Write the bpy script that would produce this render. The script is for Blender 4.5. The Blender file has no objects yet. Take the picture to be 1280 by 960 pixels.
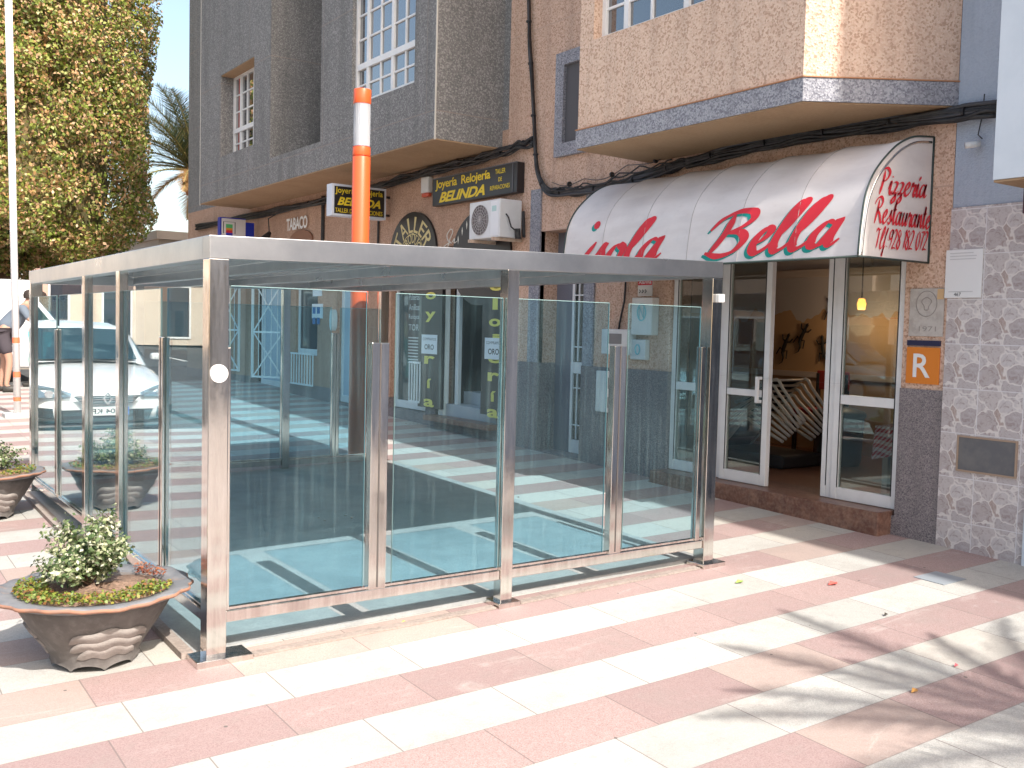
import bpy, bmesh, math, random
import numpy as np
from mathutils import Vector, Matrix, noise
random.seed(7); rng = np.random.default_rng(7)
R = math.radians
SC = bpy.context.scene
COL = SC.collection

# ------------------------------------------------------------------ camera
CAM = Vector((-1.39757, -4.28887, 1.51203))
cr = Vector((0.81935626, -0.57276876, 0.02431579)); cu = Vector((0.01178157, 0.05922933, 0.99817487)); cf = Vector((0.5731636, 0.81757436, -0.05527804))
FPX = 1244.186
cd = bpy.data.cameras.new("camera"); cam = bpy.data.objects.new("camera", cd); COL.objects.link(cam)
cd.sensor_width = 36; cd.lens = FPX / 1280 * 36; cd.clip_start = .05; cd.clip_end = 2000
m = Matrix((cr, cu, -cf)).transposed().to_4x4(); m.translation = CAM; cam.matrix_world = m
SC.camera = cam
SUNDIR = Vector((-.025, 1, -.99)).normalized()      # the way the light travels
# ------------------------------------------------------------------ world, sun, exposure
w = bpy.data.worlds.new("World"); SC.world = w; w.use_nodes = True
nt = w.node_tree; nt.nodes.clear()
sky = nt.nodes.new('ShaderNodeTexSky'); sky.sky_type = 'NISHITA'; sky.sun_disc = False
sky.sun_elevation = math.asin(-SUNDIR.z); sky.sun_rotation = math.atan2(-SUNDIR.x, -SUNDIR.y)
sky.air_density = 1.0; sky.dust_density = 3.0; sky.ozone_density = 1.0
bg = nt.nodes.new('ShaderNodeBackground'); bg.inputs[1].default_value = .15
ow = nt.nodes.new('ShaderNodeOutputWorld'); wt = nt.nodes.new('ShaderNodeMix'); wt.data_type = 'RGBA'; wt.blend_type = 'MULTIPLY'; wt.inputs[0].default_value = 1; wt.inputs[7].default_value = (1.07, 1.0, .90, 1); nt.links.new(sky.outputs[0], wt.inputs[6]); nt.links.new(wt.outputs[2], bg.inputs[0]); nt.links.new(bg.outputs[0], ow.inputs[0])
sd = bpy.data.lights.new("sun", 'SUN'); sd.energy = 3.2; sd.angle = R(.53); sd.color = (1, .955, .89)
so = bpy.data.objects.new("sun", sd); COL.objects.link(so); so.rotation_euler = SUNDIR.to_track_quat('-Z', 'Y').to_euler(); so.location = (0, -20, 30)
SC.view_settings.view_transform = 'Standard'; SC.view_settings.look = 'None'; SC.view_settings.gamma = 1
SC.view_settings.exposure = 1.2
SC.render.engine = 'CYCLES'
SC.cycles.max_bounces = 10; SC.cycles.transparent_max_bounces = 24; SC.cycles.transmission_bounces = 8; SC.cycles.glossy_bounces = 5; SC.cycles.diffuse_bounces = 4
SC.cycles.use_denoising = True

# ------------------------------------------------------------------ geometry of the place
GX, GY = .022, .025
def gz(x, y): return GX * x + GY * y
XF = 4.93          # shop front plane
XB = 4.05          # face of the bays
def ray(x, y): return cf * FPX + cr * (x - 640) - cu * (y - 480)
def P(x, y, X=XF):
    d = ray(x, y); return CAM + d * ((X - CAM.x) / d.x)
def PYp(x, y, Y):
    d = ray(x, y); return CAM + d * ((Y - CAM.y) / d.y)
def G(x, y):
    n = Vector((-GX, -GY, 1)); d = ray(x, y); return CAM - d * (n.dot(CAM) / n.dot(d))

# ------------------------------------------------------------------ helpers
class MB:
    def __init__(s): s.v = []; s.f = []
    def add(s, vs, fs):
        o = len(s.v); s.v += [tuple(p) for p in vs]; s.f += [tuple(i + o for i in f) for f in fs]; return s
    def box(s, a, b):
        x0, y0, z0 = (min(a[i], b[i]) for i in range(3)); x1, y1, z1 = (max(a[i], b[i]) for i in range(3))
        return s.add([(x0,y0,z0),(x1,y0,z0),(x1,y1,z0),(x0,y1,z0),(x0,y0,z1),(x1,y0,z1),(x1,y1,z1),(x0,y1,z1)],
                     [(0,3,2,1),(4,5,6,7),(0,1,5,4),(1,2,6,5),(2,3,7,6),(3,0,4,7)])
    def quad(s, a, b, c, d): return s.add([a, b, c, d], [(0, 1, 2, 3)])
    def tube(s, pts, r, n=8, caps=True):
        pts = [Vector(p) for p in pts]; rs = r if isinstance(r, (list, tuple)) else [r] * len(pts)
        vs = []; fs = []
        t0 = (pts[1] - pts[0]).normalized(); a = t0.orthogonal().normalized()
        for i, p in enumerate(pts):
            t = ((pts[min(i+1, len(pts)-1)] - pts[max(i-1, 0)])).normalized()
            a = (a - t * a.dot(t))
            a = a.normalized() if a.length > 1e-6 else t.orthogonal().normalized()
            b = t.cross(a)
            for k in range(n):
                q = 2 * math.pi * k / n; vs.append(p + (a * math.cos(q) + b * math.sin(q)) * rs[i])
        for i in range(len(pts) - 1):
            for k in range(n):
                k2 = (k + 1) % n; fs.append((i*n+k, i*n+k2, (i+1)*n+k2, (i+1)*n+k))
        if caps: fs.append(tuple(range(n - 1, -1, -1))); fs.append(tuple((len(pts)-1)*n + k for k in range(n)))
        return s.add(vs, fs)
    def bar(s, a, b, wx, wy):      # rectangular bar between two points
        a = Vector(a); b = Vector(b); t = (b - a).normalized()
        up = Vector((0, 0, 1)) if abs(t.z) < .9 else Vector((0, 1, 0))
        u = t.cross(up).normalized(); v = u.cross(t).normalized()
        vs = [p + u * (sx * wx / 2) + v * (sy * wy / 2) for p in (a, b) for sx, sy in ((-1,-1),(1,-1),(1,1),(-1,1))]
        return s.add(vs, [(3,2,1,0),(4,5,6,7),(0,1,5,4),(1,2,6,5),(2,3,7,6),(3,0,4,7)])
    def lathe(s, prof, c=(0,0,0), n=48, fn=None, sx=1, sy=1):
        vs = []; fs = []
        for i, (r, z) in enumerate(prof):
            for k in range(n):
                a = 2 * math.pi * k / n
                dr, dz = fn(i, a) if fn else (0, 0)
                vs.append((c[0] + (r + dr) * math.cos(a) * sx, c[1] + (r + dr) * math.sin(a) * sy, c[2] + z + dz))
        for i in range(len(prof) - 1):
            for k in range(n):
                k2 = (k + 1) % n; fs.append((i*n+k, i*n+k2, (i+1)*n+k2, (i+1)*n+k))
        return s.add(vs, fs)
    def prism(s, poly, d, origin=(0,0,0), u=(1,0,0), v=(0,0,1)):   # outline in the (u, v) plane pushed by vector d
        o = Vector(origin); u = Vector(u); v = Vector(v); d = Vector(d); n = len(poly)
        a = [o + u * p[0] + v * p[1] for p in poly]
        return s.add(a + [p + d for p in a], [tuple(range(n)), tuple(range(2*n-1, n-1, -1))] + [(i, i+n, (i+1) % n + n, (i+1) % n) for i in range(n)])
    def build(s, name, mat, parent=None, smooth=False, bevel=0, seg=2, subsurf=0, fix=True):
        off = Vector(parent.location) if parent and parent.parent is None else (Vector(parent.parent.location) if parent and parent.parent.parent is None else Vector((0,0,0)))
        me = bpy.data.meshes.new(name); me.from_pydata([tuple(Vector(p) - off) for p in s.v], [], s.f)
        if fix:
            bm = bmesh.new(); bm.from_mesh(me); bmesh.ops.recalc_face_normals(bm, faces=bm.faces); bm.to_mesh(me); bm.free()
        me.materials.append(mat)
        o = bpy.data.objects.new(name, me); COL.objects.link(o)
        if parent: o.parent = parent
        if smooth: me.polygons.foreach_set('use_smooth', [True] * len(me.polygons))
        if bevel:
            b = o.modifiers.new('bevel', 'BEVEL'); b.width = bevel; b.segments = seg; b.limit_method = 'ANGLE'
        if subsurf:
            b = o.modifiers.new('sub', 'SUBSURF'); b.levels = b.render_levels = subsurf
        return o
def tag(o, label=None, cat=None, group=None, kind=None):
    if label: o['label'] = label
    if cat: o['category'] = cat
    if group: o['group'] = group
    if kind: o['kind'] = kind
    return o
def thing(name, loc, label, cat, group=None):
    o = bpy.data.objects.new(name, None); COL.objects.link(o); o.location = loc; o.empty_display_size = .1
    return tag(o, label, cat, group)
def solo(mb, name, mat, label, cat, group=None, loc=None, **k):   # a thing that is one mesh, origin at its base
    if loc is None:
        a = np.array([tuple(p) for p in mb.v]); loc = ((a[:,0].min()+a[:,0].max())/2, (a[:,1].min()+a[:,1].max())/2, a[:,2].min())
    mb.v = [tuple(Vector(p) - Vector(loc)) for p in mb.v]
    o = mb.build(name, mat, **k); o.location = loc
    return tag(o, label, cat, group)
def arrmesh(name, V, F4, mat, parent=None, loc=(0,0,0), smooth=False):   # numpy quads (n,4,3)
    off = Vector(parent.location) if parent else Vector(loc)
    me = bpy.data.meshes.new(name); n = len(V)
    me.vertices.add(n); me.vertices.foreach_set('co', (V - np.array(off)).astype(np.float32).ravel())
    me.loops.add(F4.size); me.loops.foreach_set('vertex_index', F4.astype(np.int32).ravel())
    me.polygons.add(len(F4)); me.polygons.foreach_set('loop_start', np.arange(0, F4.size, F4.shape[1], dtype=np.int32))
    me.update(); me.validate(); me.materials.append(mat)
    o = bpy.data.objects.new(name, me); COL.objects.link(o)
    if parent: o.parent = parent
    else: o.location = loc
    return o
def dup(o, d=(0,0,0), label=None):
    c = o.copy(); COL.objects.link(c); c.location = Vector(o.location) + Vector(d)
    if label: c['label'] = label
    for ch in list(o.children):
        e = ch.copy(); COL.objects.link(e); e.parent = c
        for g in list(ch.children):
            h = g.copy(); COL.objects.link(h); h.parent = e
    return c

# ------------------------------------------------------------------ materials
def mat(name, col=(.5,.5,.5), rough=.6, metal=0, spec=.5, bump=None, noise_col=None, coat=0):
    """bump=(scale,strength) ; noise_col=[(scale, colour, amount, detail)] mixes a second colour by noise"""
    m = bpy.data.materials.new(name); m.use_nodes = True; nt = m.node_tree; b = nt.nodes['Principled BSDF']
    b.inputs['Base Color'].default_value = (*col, 1); b.inputs['Roughness'].default_value = rough; b.inputs['Metallic'].default_value = metal
    b.inputs['Specular IOR Level'].default_value = spec; b.inputs['Coat Weight'].default_value = coat
    tc = nt.nodes.new('ShaderNodeTexCoord'); out = None
    for sc, c2, amt, det in (noise_col or []):
        n = nt.nodes.new('ShaderNodeTexNoise'); n.inputs['Scale'].default_value = sc; n.inputs['Detail'].default_value = det; n.inputs['Roughness'].default_value = .65
        nt.links.new(tc.outputs['Object'], n.inputs['Vector'])
        r = nt.nodes.new('ShaderNodeMapRange'); r.inputs[1].default_value = .42; r.inputs[2].default_value = .62; r.inputs[4].default_value = amt
        nt.links.new(n.outputs[0], r.inputs[0])
        mx = nt.nodes.new('ShaderNodeMix'); mx.data_type = 'RGBA'
        nt.links.new(r.outputs[0], mx.inputs[0]); mx.inputs[7].default_value = (*c2, 1)
        if out: nt.links.new(out, mx.inputs[6])
        else: mx.inputs[6].default_value = (*col, 1)
        out = mx.outputs[2]
    if out: nt.links.new(out, b.inputs['Base Color'])
    if bump:
        n = nt.nodes.new('ShaderNodeTexNoise'); n.inputs['Scale'].default_value = bump[0]; n.inputs['Detail'].default_value = 4
        nt.links.new(tc.outputs['Object'], n.inputs['Vector'])
        bp = nt.nodes.new('ShaderNodeBump'); bp.inputs['Strength'].default_value = bump[1]; bp.inputs['Distance'].default_value = .01
        nt.links.new(n.outputs[0], bp.inputs['Height']); nt.links.new(bp.outputs[0], b.inputs['Normal'])
    return m
class NT:            # terse node building
    def __init__(s, name):
        s.m = bpy.data.materials.new(name); s.m.use_nodes = True; s.t = s.m.node_tree; s.b = s.t.nodes['Principled BSDF']
        s.tc = s.t.nodes.new('ShaderNodeTexCoord'); s.co = s.tc.outputs['Object']
    def n(s, ty, ins={}, **kw):
        n = s.t.nodes.new(ty)
        for k, v in kw.items(): setattr(n, k, v)
        for k, v in ins.items():
            if hasattr(v, 'links') or isinstance(v, bpy.types.NodeSocket): s.t.links.new(v, n.inputs[k])
            else: n.inputs[k].default_value = v
        return n
    def math(s, op, a, b=0, c=0): return s.n('ShaderNodeMath', {0: a, 1: b, 2: c}, operation=op).outputs[0]
    def mix(s, f, a, b, bt='MIX'):
        a = (*a, 1) if isinstance(a, tuple) and len(a) == 3 else a; b = (*b, 1) if isinstance(b, tuple) and len(b) == 3 else b
        return s.n('ShaderNodeMix', {0: f, 6: a, 7: b}, data_type='RGBA', blend_type=bt).outputs[2]
    def noise(s, sc, det=4, rough=.6, vec=None): return s.n('ShaderNodeTexNoise', {'Scale': sc, 'Detail': det, 'Roughness': rough, 'Vector': vec or s.co}).outputs[0]
    def rng(s, v, a, b, c=0, d=1): return s.n('ShaderNodeMapRange', {0: v, 1: a, 2: b, 3: c, 4: d}).outputs[0]
    def vor(s, sc, out='Distance', vec=None, **kw): return s.n('ShaderNodeTexVoronoi', {'Scale': sc, 'Vector': vec or s.co}, **kw).outputs[out]
    def set(s, k, v):
        if isinstance(v, bpy.types.NodeSocket): s.t.links.new(v, s.b.inputs[k])
        else: s.b.inputs[k].default_value = v
    def bump(s, h, st=.3, d=.01): s.t.links.new(s.n('ShaderNodeBump', {'Strength': st, 'Distance': d, 'Height': h}).outputs[0], s.b.inputs['Normal'])

def granulate(name, c1, c2, c3, sc=140, joints=None):
    """exposed-aggregate render: three grain colours, long wave staining, optional horizontal joints (z positions spacing)"""
    k = NT(name)
    v = k.vor(sc, 'Color'); sep = k.n('ShaderNodeSeparateColor', {0: v}).outputs
    c = k.mix(k.rng(sep[0], .35, .65), c1, c2); c = k.mix(k.rng(sep[1], .72, .82), c, c3)
    st = k.noise(1.3, 5); c = k.mix(k.rng(st, .4, .75, 0, .25), c, tuple(x * .72 for x in c1))
    st2 = k.noise(.9, 3, vec=k.n('ShaderNodeMapping', {'Vector': k.co, 'Scale': (6, 6, .5)}).outputs[0]); c = k.mix(k.rng(st2, .48, .75, 0, .45), c, tuple(x * .55 for x in c1))
    if joints:
        xyz = k.n('ShaderNodeSeparateXYZ', {0: k.co}).outputs
        for ax, sp, off in joints:
            f = k.math('FRACT', k.math('DIVIDE', k.math('ADD', xyz[ax], off), sp))
            c = k.mix(k.math('LESS_THAN', f, .011 / sp), c, tuple(x * .6 + (.16, .12, .10)[i] for i, x in enumerate(c1)))
    k.set('Base Color', c); k.set('Roughness', .85); k.bump(k.vor(sc), .55, .006)
    return k.m
PINK = granulate('pink granulate', (.60, .395, .29), (.68, .48, .365), (.44, .265, .18), 80, [(2, 1.07, 100.42)])
PINKB = granulate('pink granulate bay', (.64, .445, .335), (.71, .53, .41), (.47, .30, .21), 75)
BROWN = granulate('brown granulate', (.47, .295, .205), (.54, .36, .26), (.35, .205, .14), 90, [(2, 1.07, 100.42), (1, 2.1, 100.3)])
GREY = granulate('grey granulate', (.155, .155, .152), (.22, .215, .21), (.32, .31, .30), 75, [(2, 1.55, 101.83), (1, 1.35, 100.68)])
GREYL = granulate('light grey granulate', (.26, .26, .29), (.38, .38, .41), (.17, .17, .2), 90)
DADO = granulate('grey granite dado', (.215, .19, .195), (.31, .27, .265), (.13, .115, .125), 150)
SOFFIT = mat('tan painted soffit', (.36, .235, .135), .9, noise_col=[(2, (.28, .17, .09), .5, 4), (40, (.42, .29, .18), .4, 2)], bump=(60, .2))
WHITE = mat('white lacquered aluminium', (.78, .77, .76), .35, noise_col=[(6, (.66, .64, .62), .35, 5)])
WHITEW = mat('white painted iron', (.76, .78, .78), .45)
BLACK = mat('black panel', (.018, .016, .018), .35)
YELLOW = mat('yellow lettering', (.78, .58, .03), .5)
GOLD = mat('pale gold lettering', (.62, .52, .25), .5)
RED = mat('red lettering', (.62, .02, .035), .6)
TEAL = mat('green lettering', (.0, .26, .22), .6)
DARK = mat('dark interior', (.03, .028, .028), .8)
CABLE = mat('black cable', (.012, .012, .014), .55, noise_col=[(9, (.05, .048, .046), .6, 3)])
PLASTIC = mat('grey white plastic', (.66, .67, .66), .45, noise_col=[(8, (.55, .55, .53), .4, 4)])
BLUEPL = granulate('pale blue render', (.40, .45, .53), (.42, .47, .55), (.38, .43, .51), 90)
WHITEP = mat('white blue paint', (.62, .68, .74), .7, noise_col=[(3, (.54, .60, .66), .5, 5)])
# stainless steel with brushed streaks, water marks and slight waviness
k = NT('stainless steel')
st = k.noise(3, 6, .7, vec=k.n('ShaderNodeMapping', {'Vector': k.co, 'Scale': (9, 9, .8)}).outputs[0]); fine = k.noise(60, 3)
k.set('Metallic', 1.0); k.set('Base Color', k.mix(k.rng(st, .35, .7), (.60, .565, .53), (.80, .765, .73)))
k.set('Roughness', k.rng(k.math('ADD', st, k.math('MULTIPLY', fine, .4)), .5, 1.0, .06, .24)); k.bump(k.noise(2.2, 2), .14, .012); STEEL = k.m
k = NT('brushed steel beam')
st = k.noise(4, 6, .7, vec=k.n('ShaderNodeMapping', {'Vector': k.co, 'Scale': (1, 1, 1)}).outputs[0])
k.set('Metallic', 1.0); k.set('Base Color', k.mix(k.rng(st, .35, .7), (.52, .53, .55), (.64, .64, .65)))
k.set('Roughness', k.rng(k.noise(3, 2, .5), .3, .7, .27, .33)); STEELB = k.m
# glass pane: tinted see-through + mirror by angle + a little dust
def glass(name, tint=(.85, .94, .945), dust=.03, base=.035, streak=True, k5=1.0):
    m = bpy.data.materials.new(name); m.use_nodes = True; t = m.node_tree; t.nodes.clear()
    N = t.nodes.new; L = t.links.new
    geo = N('ShaderNodeNewGeometry'); dp = N('ShaderNodeVectorMath'); dp.operation = 'DOT_PRODUCT'; L(geo.outputs['Incoming'], dp.inputs[0]); L(geo.outputs['Normal'], dp.inputs[1])
    ab = N('ShaderNodeMath'); ab.operation = 'ABSOLUTE'; L(dp.outputs['Value'], ab.inputs[0])
    om = N('ShaderNodeMath'); om.operation = 'SUBTRACT'; om.inputs[0].default_value = 1; L(ab.outputs[0], om.inputs[1])
    pw = N('ShaderNodeMath'); pw.operation = 'POWER'; L(om.outputs[0], pw.inputs[0]); pw.inputs[1].default_value = 4.6
    ml = N('ShaderNodeMath'); ml.operation = 'MULTIPLY_ADD'; L(pw.outputs[0], ml.inputs[0]); ml.inputs[1].default_value = k5; ml.inputs[2].default_value = base; ml.use_clamp = True
    tr = N('ShaderNodeBsdfTransparent'); tr.inputs[0].default_value = (*tint, 1)
    gl = N('ShaderNodeBsdfGlossy'); gl.inputs['Roughness'].default_value = 0.0; gl.inputs[0].default_value = (.95, 1, 1, 1)
    mx = N('ShaderNodeMixShader'); L(ml.outputs[0], mx.inputs[0]); L(tr.outputs[0], mx.inputs[1]); L(gl.outputs[0], mx.inputs[2])
    df = N('ShaderNodeBsdfDiffuse'); df.inputs[0].default_value = (.55, .75, .78, 1)
    tc = N('ShaderNodeTexCoord'); mp = N('ShaderNodeMapping'); mp.inputs['Scale'].default_value = (45, 45, 1.2); L(tc.outputs['Object'], mp.inputs[0])
    ns = N('ShaderNodeTexNoise'); ns.inputs['Scale'].default_value = 1; ns.inputs['Detail'].default_value = 5; L(mp.outputs[0], ns.inputs[0])
    n2 = N('ShaderNodeTexNoise'); n2.inputs['Scale'].default_value = 2.2; n2.inputs['Detail'].default_value = 6; L(tc.outputs['Object'], n2.inputs[0])
    r1 = N('ShaderNodeMapRange'); L(ns.outputs[0], r1.inputs[0]); r1.inputs[1].default_value = .52; r1.inputs[2].default_value = .8; r1.inputs[4].default_value = 4.0 if streak else .6
    r2 = N('ShaderNodeMapRange'); L(n2.outputs[0], r2.inputs[0]); r2.inputs[1].default_value = .35; r2.inputs[2].default_value = .75; r2.inputs[3].default_value = .35; r2.inputs[4].default_value = 1.5
    mm = N('ShaderNodeMath'); mm.operation = 'MULTIPLY'; L(r1.outputs[0], mm.inputs[0]); L(r2.outputs[0], mm.inputs[1])
    ma = N('ShaderNodeMath'); ma.operation = 'ADD'; L(mm.outputs[0], ma.inputs[0]); L(r2.outputs[0], ma.inputs[1])
    md = N('ShaderNodeMath'); md.operation = 'MULTIPLY'; md.inputs[1].default_value = dust; L(ma.outputs[0], md.inputs[0])
    m2 = N('ShaderNodeMixShader'); L(md.outputs[0], m2.inputs[0]); L(mx.outputs[0], m2.inputs[1]); L(df.outputs[0], m2.inputs[2])
    o = N('ShaderNodeOutputMaterial'); L(m2.outputs[0], o.inputs[0])
    return m
GLASS = glass('shelter glass', (.74, .885, .94), .012, .012, True, 1.5)
WINGL = glass('window glass', (.76, .80, .78), .006, .10, False)
EDGE = mat('glass edge', (.22, .34, .34), .3)
# paving: white and pink stripes across the pavement with slab joints
k = NT('striped paving slabs')
xyz = k.n('ShaderNodeSeparateXYZ', {0: k.co}).outputs
row = k.math('FLOOR', k.math('DIVIDE', k.math('ADD', xyz[1], .245 + 66), .3285)); fy = k.math('FRACT', k.math('DIVIDE', k.math('ADD', xyz[1], .245 + 66), .3285))
par = k.math('MODULO', row, 2)
h = k.math('FRACT', k.math('MULTIPLY', k.math('SINE', k.math('MULTIPLY', row, 12.9898)), 43758.5))
xx = k.math('DIVIDE', k.math('ADD', xyz[0], k.math('ADD', k.math('MULTIPLY', h, .6), 60)), .60); fx = k.math('FRACT', xx)
cell = k.n('ShaderNodeCombineXYZ', {0: k.math('FLOOR', xx), 1: row}).outputs[0]
wn = k.n('ShaderNodeTexWhiteNoise', {0: cell}).outputs[0]
gr = k.vor(260, 'Color'); g = k.n('ShaderNodeSeparateColor', {0: gr}).outputs[0]
white = k.mix(k.rng(g, .2, .8), (.40, .39, .36), (.53, .515, .48)); pink = k.mix(k.rng(g, .2, .8), (.315, .22, .205), (.415, .31, .29))
pink = k.mix(k.rng(g, .9, .95, 0, .8), pink, (.25, .14, .13)); white = k.mix(k.rng(g, .93, .97, 0, .6), white, (.36, .34, .31))
# number parity picks the colour (matches the place: white from y=-0.57 to -0.25)
idx = k.math('LESS_THAN', par, .5)
c = k.mix(idx, pink, white)
c = k.mix(k.rng(wn, 0, 1, 0, .55), c, k.mix(idx, (.24, .165, .16), (.33, .325, .305)))
wn2 = k.n('ShaderNodeTexWhiteNoise', {0: k.n('ShaderNodeVectorMath', {0: cell, 1: (7.3, 3.1, 0)}, operation='ADD').outputs[0]}).outputs[0]; c = k.mix(k.math('MULTIPLY', k.math('GREATER_THAN', wn2, .82), .35), c, (.46, .40, .33))
stn = k.noise(2.2, 8, .7); c = k.mix(k.rng(stn, .5, .75, 0, .5), c, (.26, .225, .205)); stn2 = k.noise(14, 6, .7); c = k.mix(k.rng(stn2, .55, .8, 0, .5), c, (.24, .205, .185))
wear = k.n('ShaderNodeTexNoise', {'Scale': 1.1, 'Detail': 9, 'Roughness': .8, 'Distortion': 1.2, 'Vector': k.n('ShaderNodeMapping', {'Vector': k.co, 'Rotation': (0, 0, .9), 'Scale': (1, 3, 1)}).outputs[0]}).outputs[0]; c = k.mix(k.rng(wear, .56, .70, 0, .4), c, (.55, .51, .47))
spots = k.vor(3.1); c = k.mix(k.math('LESS_THAN', spots, .026), c, (.13, .11, .10))
sp2 = k.vor(9.0); c = k.mix(k.math('MULTIPLY', k.math('LESS_THAN', sp2, .035), .5), c, (.16, .13, .12))
jy = k.math('GREATER_THAN', k.math('ABSOLUTE', k.math('SUBTRACT', fy, .5)), .5 - .009); jx = k.math('GREATER_THAN', k.math('ABSOLUTE', k.math('SUBTRACT', fx, .5)), .5 - .0048)
jj = k.math('MAXIMUM', k.math('MULTIPLY', jy, .55), jx)
c = k.mix(k.math('MULTIPLY', jj, .75), c, (.16, .13, .12))
k.set('Base Color', c); k.set('Roughness', .78); k.bump(k.math('SUBTRACT', k.math('MULTIPLY', g, .3), jj), .35, .004); PAVE = k.m
ASPH = mat('asphalt', (.07, .07, .072), .9, noise_col=[(180, (.12, .12, .12), .8, 2), (.6, (.05, .05, .05), .4, 4)], bump=(200, .5))
SLAB = mat('worn grey shelter floor', (.33, .34, .335), .75, noise_col=[(1.1, (.24, .25, .25), .75, 8), (5, (.42, .43, .42), .5, 7), (90, (.26, .26, .26), .4, 2)], bump=(60, .25))
SILL = mat('grimy border strip', (.30, .25, .22), .85, noise_col=[(7, (.20, .165, .145), .7, 6), (50, (.4, .34, .3), .5, 3)], bump=(50, .5))

# ------------------------------------------------------------------ ground
def sheet(name, mat_, x0, x1, y0, y1, dz, n=1):
    b = MB(); b.quad((x0, y0, gz(x0, y0) + dz), (x1, y0, gz(x1, y0) + dz), (x1, y1, gz(x1, y1) + dz), (x0, y1, gz(x0, y1) + dz))
    return tag(b.build(name, mat_), kind='structure')
sheet('ground', mat('far ground', (.30, .26, .22), .95, noise_col=[(.3, (.22, .19, .15), .6, 5)]), -400, 400, -300, 500, -.26)
sheet('road', ASPH, -11.6, -3.2, -60, 90, -.13)
pv = MB(); pv.box((-3.2, -14, -.24), (8.6, 8.3, 0)); pv.box((-.5, 8.3, -.24), (8.6, 13.8, 0));  pv.v = [(x, y, z + gz(x, y)) for x, y, z in pv.v]
tag(pv.build('pavement', PAVE), kind='structure')
sheet('parking_bay', ASPH, -3.195, -.5, 8.3, 14, -.20)
sheet('side_road', ASPH, -3.19, 30, 14, 19, -.125)
KERB = mat('kerb stone', (.42, .40, .38), .85, noise_col=[(30, (.34, .32, .3), .6, 3)])
kb = MB(); kb.box((-3.36, -14, -.16), (-3.2, 8.3, .004)); kb.v = [(x, y, z + gz(x, y)) for x, y, z in kb.v]; tag(kb.build('kerb', KERB), kind='structure')
kb = MB(); kb.box((-15.2, -60, -.16), (-11.6, 90, -.02)); kb.v = [(x, y, z + gz(x, y)) for x, y, z in kb.v]; tag(kb.build('opposite_pavement', KERB), kind='structure')
mk = MB()
for i in range(-6, 12): mk.quad(*[(x, y, gz(x, y) - .126) for x, y in ((-7.5, i*5), (-7.37, i*5), (-7.37, i*5+2.2), (-7.5, i*5+2.2))])
tag(mk.build('road_marking', mat('road paint', (.75, .75, .72), .7)), kind='structure')

# ------------------------------------------------------------------ the building with the shops
B = thing('apartment_building', (XF, 6, .25), 'pink and grey granulate apartment block with bays over the ground floor shops', 'building')
def holed(b, X, y0, y1, z0, z1, holes, depth=.25):
    ys = sorted({y0, y1, *[min(max(h[i], y0), y1) for h in holes for i in (0, 1)]}); zs = sorted({z0, z1, *[min(max(h[i], z0), z1) for h in holes for i in (2, 3)]})
    for i in range(len(ys) - 1):
        for j in range(len(zs) - 1):
            cy = (ys[i] + ys[i+1]) / 2; cz = (zs[j] + zs[j+1]) / 2
            if any(h[0] < cy < h[1] and h[2] < cz < h[3] for h in holes): continue
            b.quad((X, ys[i], zs[j]), (X, ys[i], zs[j+1]), (X, ys[i+1], zs[j+1]), (X, ys[i+1], zs[j]))
    for h in holes:
        a0, a1, c0, c1 = max(h[0], y0), min(h[1], y1), max(h[2], z0), min(h[3], z1)
        if a0 >= a1 or c0 >= c1: continue
        D = X + depth
        if h[0] > y0: b.quad((X, a0, c0), (D, a0, c0), (D, a0, c1), (X, a0, c1))
        if h[1] < y1: b.quad((X, a1, c0), (X, a1, c1), (D, a1, c1), (D, a1, c0))
        if h[2] > z0: b.quad((X, a0, c0), (X, a1, c0), (D, a1, c0), (D, a0, c0))
        if h[3] < z1: b.quad((X, a0, c1), (D, a0, c1), (D, a1, c1), (X, a1, c1))
# openings of the ground floor: (y0, y1, z0, z1)
H_rest = (-.083, 2.27, .24, 2.62)
H_grill = (3.52, 4.26, .22, 2.55)
H_stair = (5.02, 6.38, .40, 2.50)
H_case = (6.62, 7.60, .42, 2.36)
H_door2 = (8.74, 9.30, .36, 2.40)
H_win = (9.98, 10.82, 1.02, 2.30)
H_gate = (11.15, 13.1, .40, 2.45)
H_far = (13.9, 15.2, .45, 2.5)
HO = [H_rest, H_grill, H_stair, H_case, H_door2, H_win, H_gate, H_far]
ZD = 1.16
pk = MB(); holed(pk, XF, -.413, 4.92, ZD, 9.0, HO); pw = pk.build('wall', PINK, B, fix=False)
br = MB(); holed(br, XF, 4.92, 16.5, .55, 3.72, HO); br.build('wall', BROWN, B, fix=False)
gw = MB(); holed(gw, XF, 4.92, 16.5, 3.72, 11, []); gw.quad((XF, 16.5, 2.9), (XF, 16.5, 11), (XF+10, 16.5, 11), (XF+10, 16.5, 2.9)); gw.build('wall', GREY, B, fix=False)
dd = MB(); holed(dd, XF - .012, -.413, 5.25, -.1, ZD, HO, .26)
dd.quad((XF-.012, -.413, ZD), (XF-.012, 5.25, ZD), (XF, 5.25, ZD), (XF, -.413, ZD))
holed(dd, XF - .010, 5.25, 16.5, -.05, .56, HO, .26)
dd.build('dado', DADO, B, fix=False)
# granite strips round the restaurant pillar and the recessed entrance
pp = MB()
pp.box((XF-.02, 4.26, ZD), (XF+.05, 4.44, 3.0)); pp.box((XF-.02, 3.34, ZD), (XF+.05, 3.50, 2.95)); pp.build('pilaster', GREYL, B)
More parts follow.
